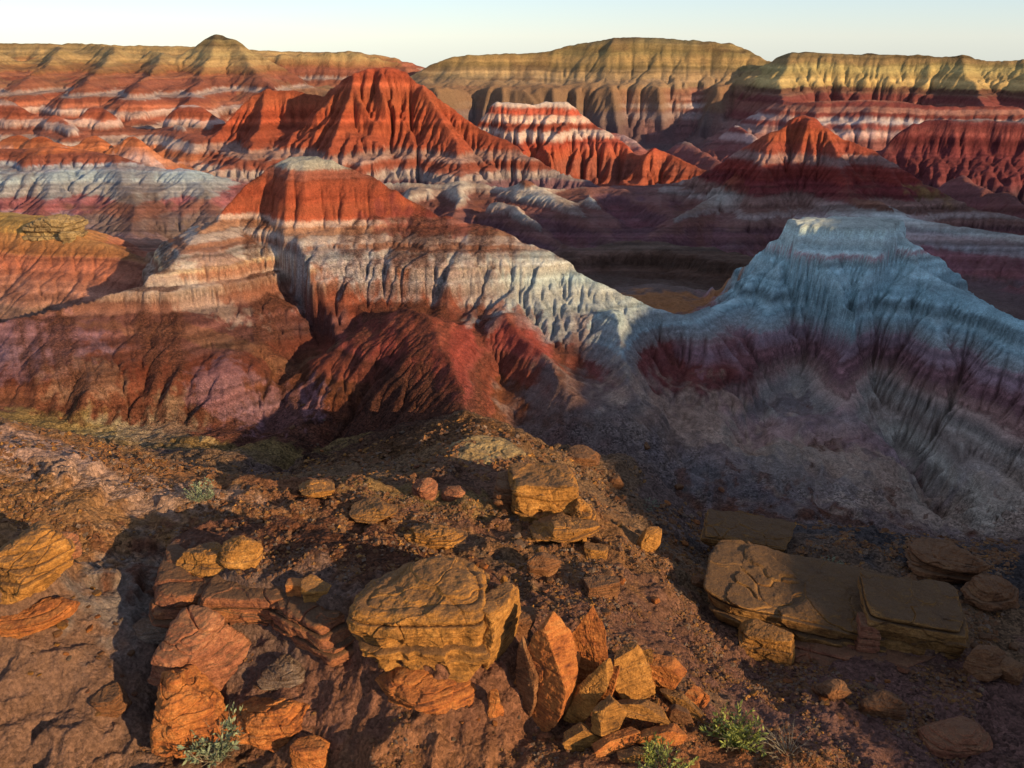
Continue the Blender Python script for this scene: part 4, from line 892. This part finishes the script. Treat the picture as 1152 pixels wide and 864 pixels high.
# ------------------------------------------------------------------ loose stones
srcs = [rock_mesh('stone', (1, .8, .55), 300+i, n=9, cuts=11, box=.3, rough=.07, strata=.03, crisp=40, blocky=0, mat=m_) for i, m_ in enumerate((BROWN, ORANGE, OCHRE, GREY, PINK, BROWN))]
rg_ = random.Random(12)
AREAS = [   # centre px,py, spread, how many, size range in px, label
 (600,630,70,45,26,(5,13),'small loose stone among the rubble below the centre spur','stones below the centre spur'),
 (690,640,60,40,16,(5,14),'small loose stone on the slope near the egg shaped boulder','stones near the egg shaped boulder'),
 (940,785,90,30,34,(4,13),'small dark stone on the shaded ground in front of the cracked ledge','stones in front of the cracked ledge'),
 (760,820,60,30,24,(5,12),'small broken stone scattered round the slab pile','stones round the slab pile'),
 (520,820,60,30,14,(4,10),'small stone on the ground below the big honeycombed boulder','stones below the big boulder'),
 (90,740,80,50,18,(4,10),'small stone in the shaded hollow at the lower left','stones in the lower left hollow'),
 (90,690,40,25,12,(4,12),'small stone beside the craggy outcrop at the left','stones beside the left outcrop'),
 (780,600,45,60,22,(5,12),'small dark stone in the gully between spur and blue hill','stones in the gully'),
 (1080,700,60,60,22,(5,13),'small dark stone on the shaded rubble at the right','stones on the right rubble'),
 (380,500,90,40,30,(3,8),'small dark stone on the debris below the dull red cone','stones below the dull red cone')]
for (cx_, cy_, sx_, sy_, cnt, (s0, s1), lb, gr) in AREAS:
    for _ in range(cnt):
        px = cx_+rg_.gauss(0, .6)*sx_; py = cy_+rg_.gauss(0, .6)*sy_
        p = ray_ground(px, py); sz_ = (s0+(s1-s0)*rg_.random()**2.2)*p.length/F
        o = bpy.data.objects.new('stone', rg_.choice(srcs)); C.objects.link(o)
        o.scale = (sz_, sz_*rg_.uniform(.7, 1.1), sz_*rg_.uniform(.5, 1.1)); o.location = (p.x, p.y, p.z+sz_*.12)
        o.rotation_euler = (rg_.uniform(-.4, .4), rg_.uniform(-.4, .4), rg_.uniform(0, 6.3))
        o['label'] = lb; o['category'] = 'stone'; o['group'] = gr
# gravel: thousands of chips in one object
gr_ = np.random.RandomState(5)
def gravel(n, seed, smin, smax, mat, ymax):
    r = np.random.RandomState(seed)
    base = np.array([[1,0,-.3],[-.4,.9,-.3],[-.6,-.8,-.3],[.1,.1,.8],[.5,.6,.3],[-.8,.0,.35],[.4,-.7,.3]])
    tri = np.array([[0,4,6],[0,1,4],[1,5,4],[1,2,5],[2,6,5],[2,0,6],[3,6,4],[3,4,5],[3,5,6],[0,2,1]])
    uu = r.uniform(-.7, .7, n*3); ll = r.uniform(math.log(11), math.log(ymax), n*3)
    yy = np.exp(ll); xx = uu*yy
    dens = fbm(xx/2.2, yy/2.2, 3, 260)+.5*fbm(xx/.6, yy/.6, 2, 262)
    gi = np.clip(np.round(np.log(yy/Y0)/math.log(Y1/Y0)*(NR-1)).astype(int), 0, NR-1); gj = np.clip(np.round((xx/yy+UM)/(2*UM)*(NU-1)).astype(int), 0, NU-1)
    dens = dens+1.3*grit[gi, gj]
    k = np.argsort(-(dens+r.rand(n*3)*.55))[:n]; xx = xx[k]; yy = yy[k]
    i = np.log(yy/Y0)/math.log(Y1/Y0)*(NR-1); j = (xx/yy+UM)/(2*UM)*(NU-1)
    zz = z[np.round(i).astype(int), np.round(j).astype(int)]
    s_ = (smin+(smax-smin)*r.rand(n)**3.5)*yy/18
    a = r.rand(n)*6.283; ca, sa = np.cos(a), np.sin(a)
    b = base[None]*(1+.35*r.randn(n, 7, 3))*s_[:, None, None]*np.array([1, 1, .7])
    Vx = b[:, :, 0]*ca[:, None]-b[:, :, 1]*sa[:, None]+xx[:, None]; Vy = b[:, :, 0]*sa[:, None]+b[:, :, 1]*ca[:, None]+yy[:, None]
    Vz = b[:, :, 2]+zz[:, None]+.1*s_[:, None]
    Vv = np.stack([Vx, Vy, Vz], -1).reshape(-1, 3); Ff = (tri[None]+(np.arange(n)*7)[:, None, None]).reshape(-1, 3)
    me = smooth_mesh('gravel', Vv, Ff, None, mat)
    me.polygons.foreach_set('use_smooth', np.zeros(len(Ff), bool))
    o = bpy.data.objects.new('gravel', me); C.objects.link(o); o['kind'] = 'stuff'; o['label'] = 'loose gravel and chips of rock over the near ground'; o['category'] = 'gravel'
gravel(34000, 1, .012, .10, BROWN, 33)
gravel(14000, 2, .012, .08, OCHRE, 34)
gravel(12000, 3, .012, .09, GREY, 33)

# ------------------------------------------------------------------ plants
def leaf_mat(name, c, c2):
    m = bpy.data.materials.new(name); m.use_nodes = True; t = m.node_tree; b = t.nodes['Principled BSDF']; b.inputs['Roughness'].default_value = .7
    n = N(t, 'ShaderNodeTexNoise'); n.inputs['Scale'].default_value = 9; tc = N(t, 'ShaderNodeTexCoord'); t.links.new(tc.outputs['Object'], n.inputs['Vector'])
    r = N(t, 'ShaderNodeValToRGB'); r.color_ramp.elements[0].position = .35; r.color_ramp.elements[0].color = (*c, 1); r.color_ramp.elements[1].position = .65; r.color_ramp.elements[1].color = (*c2, 1)
    t.links.new(n.outputs[0], r.inputs[0]); t.links.new(r.outputs[0], b.inputs['Base Color']); return m
LEAF1 = leaf_mat('grey_green_leaves', (.10, .12, .07), (.20, .23, .13))
LEAF2 = leaf_mat('yellow_green_leaves', (.10, .12, .02), (.24, .26, .05))
TWIG = leaf_mat('dry_twigs', (.16, .12, .08), (.34, .28, .19))
def stems_mesh(name, r, n, h, spread, wid, mat, lean=.0, branch=3, leafy=0):
    V = []; Fc = []
    def tube(a, b, ra, rb):
        d = (b-a).normalized(); s_ = d.orthogonal().normalized(); t_ = d.cross(s_); k = len(V)
        for (p, q) in ((a, ra), (b, rb)):
            for i in range(3):
                an = i*2.094; V.append(p+(s_*math.cos(an)+t_*math.sin(an))*q)
        for i in range(3): Fc.append((k+i, k+(i+1) % 3, k+3+(i+1) % 3, k+3+i))
    def leaf(p, d, L_):
        s_ = d.cross(Vector((r.gauss(0, 1), r.gauss(0, 1), r.gauss(0, 1)))).normalized()*L_*.16; k = len(V)
        V.extend([p, p+d*L_*.5+s_, p+d*L_, p+d*L_*.5-s_]); Fc.append((k, k+1, k+2, k+3))
    for i in range(n):
        an = r.uniform(0, 6.283); sp = spread*r.random()**.6
        p = Vector((math.cos(an)*sp*.25, math.sin(an)*sp*.25, -.03)); d = Vector((math.cos(an)*sp+lean, math.sin(an)*sp, h*r.uniform(.6, 1))).normalized()
        L_ = h*r.uniform(.6, 1.05); seg = 4; w = wid
        for k in range(seg):
            q = p+d*L_/seg; tube(p, q, w, w*.75); w *= .75
            if not leafy or k:
                for b_ in range(branch):
                    bd = (d+Vector((r.gauss(0, .6), r.gauss(0, .6), r.gauss(.2, .4)))).normalized()
                    if leafy:
                        for _ in range(leafy): leaf(p+d*L_/seg*r.random()+bd*L_*.05*r.random(), (bd+Vector((r.gauss(0, .5), r.gauss(0, .5), r.gauss(0, .4)))).normalized(), L_*r.uniform(.10, .22))
                    else: tube(q, q+bd*L_*.22, w*.6, w*.25)
            p = q; d = (d+Vector((r.gauss(0, .16), r.gauss(0, .16), r.gauss(0, .1)))).normalized()
    me = bpy.data.meshes.new(name); me.from_pydata([tuple(v) for v in V], [], Fc); me.materials.append(mat); me.update(); return me
def plant(name, label, cat, px, py, hpx, spread, leafm, n=26, lean=0, leafy=3, seed=1, group=None, lift=0):
    r = random.Random(seed); p = ray_ground(px, py); p.z += lift; h = hpx*p.length/F
    root = bpy.data.objects.new(name, None); C.objects.link(root); root.location = p; root.empty_display_size = .1
    root['label'] = label; root['category'] = cat
    if group: root['group'] = group
    o = bpy.data.objects.new('stems', stems_mesh('stems', r, n, h, spread, h*.012, TWIG, lean, 2)); C.objects.link(o); o.parent = root
    if leafy:
        o = bpy.data.objects.new('foliage', stems_mesh('foliage', r, int(n*1.6), h, spread, h*.006, leafm, lean, 3, leafy)); C.objects.link(o); o.parent = root
    return root
plant('shrub', 'grey green bushy shrub growing beside the pink rocks at the bottom left', 'shrub', 246, 850, 44, .7, LEAF1, 34, seed=1)
plant('shrub', 'small bright yellow green shrub at the right foot of the slab pile', 'shrub', 826, 838, 38, .55, LEAF2, 30, seed=2)
plant('shrub', 'low yellow green tuft at the bottom edge below the slab pile', 'shrub', 748, 866, 30, .9, LEAF2, 26, seed=3)
plant('shrub', 'low green plant growing on top of the cracked slab ledge', 'shrub', 1042, 700, 16, 1.6, LEAF2, 26, seed=4, lift=.75)
plant('dead_bush', 'bare dry twiggy bush on the lit strip at the bottom', 'bush', 884, 846, 32, .9, LEAF2, 24, lean=-.25, leafy=0, seed=5)
plant('shrub', 'dry yellowish shrub on the slope top before the big banded hill', 'shrub', 228, 562, 20, .6, LEAF1, 22, seed=6)
plant('dead_bush', 'low dry brush lying at the right of the yellow green shrub', 'bush', 856, 850, 16, 1.4, LEAF2, 18, leafy=0, seed=7)
plant('shrub', 'tiny grey green plant in the shaded slope right of the centre spur', 'shrub', 727, 568, 9, 1.2, LEAF1, 16, seed=8)
plant('shrub', 'small olive tuft beside the slab rock behind the cracked ledge', 'shrub', 934, 636, 10, 1.4, LEAF1, 16, seed=9)
print('done', time.time()-T0)
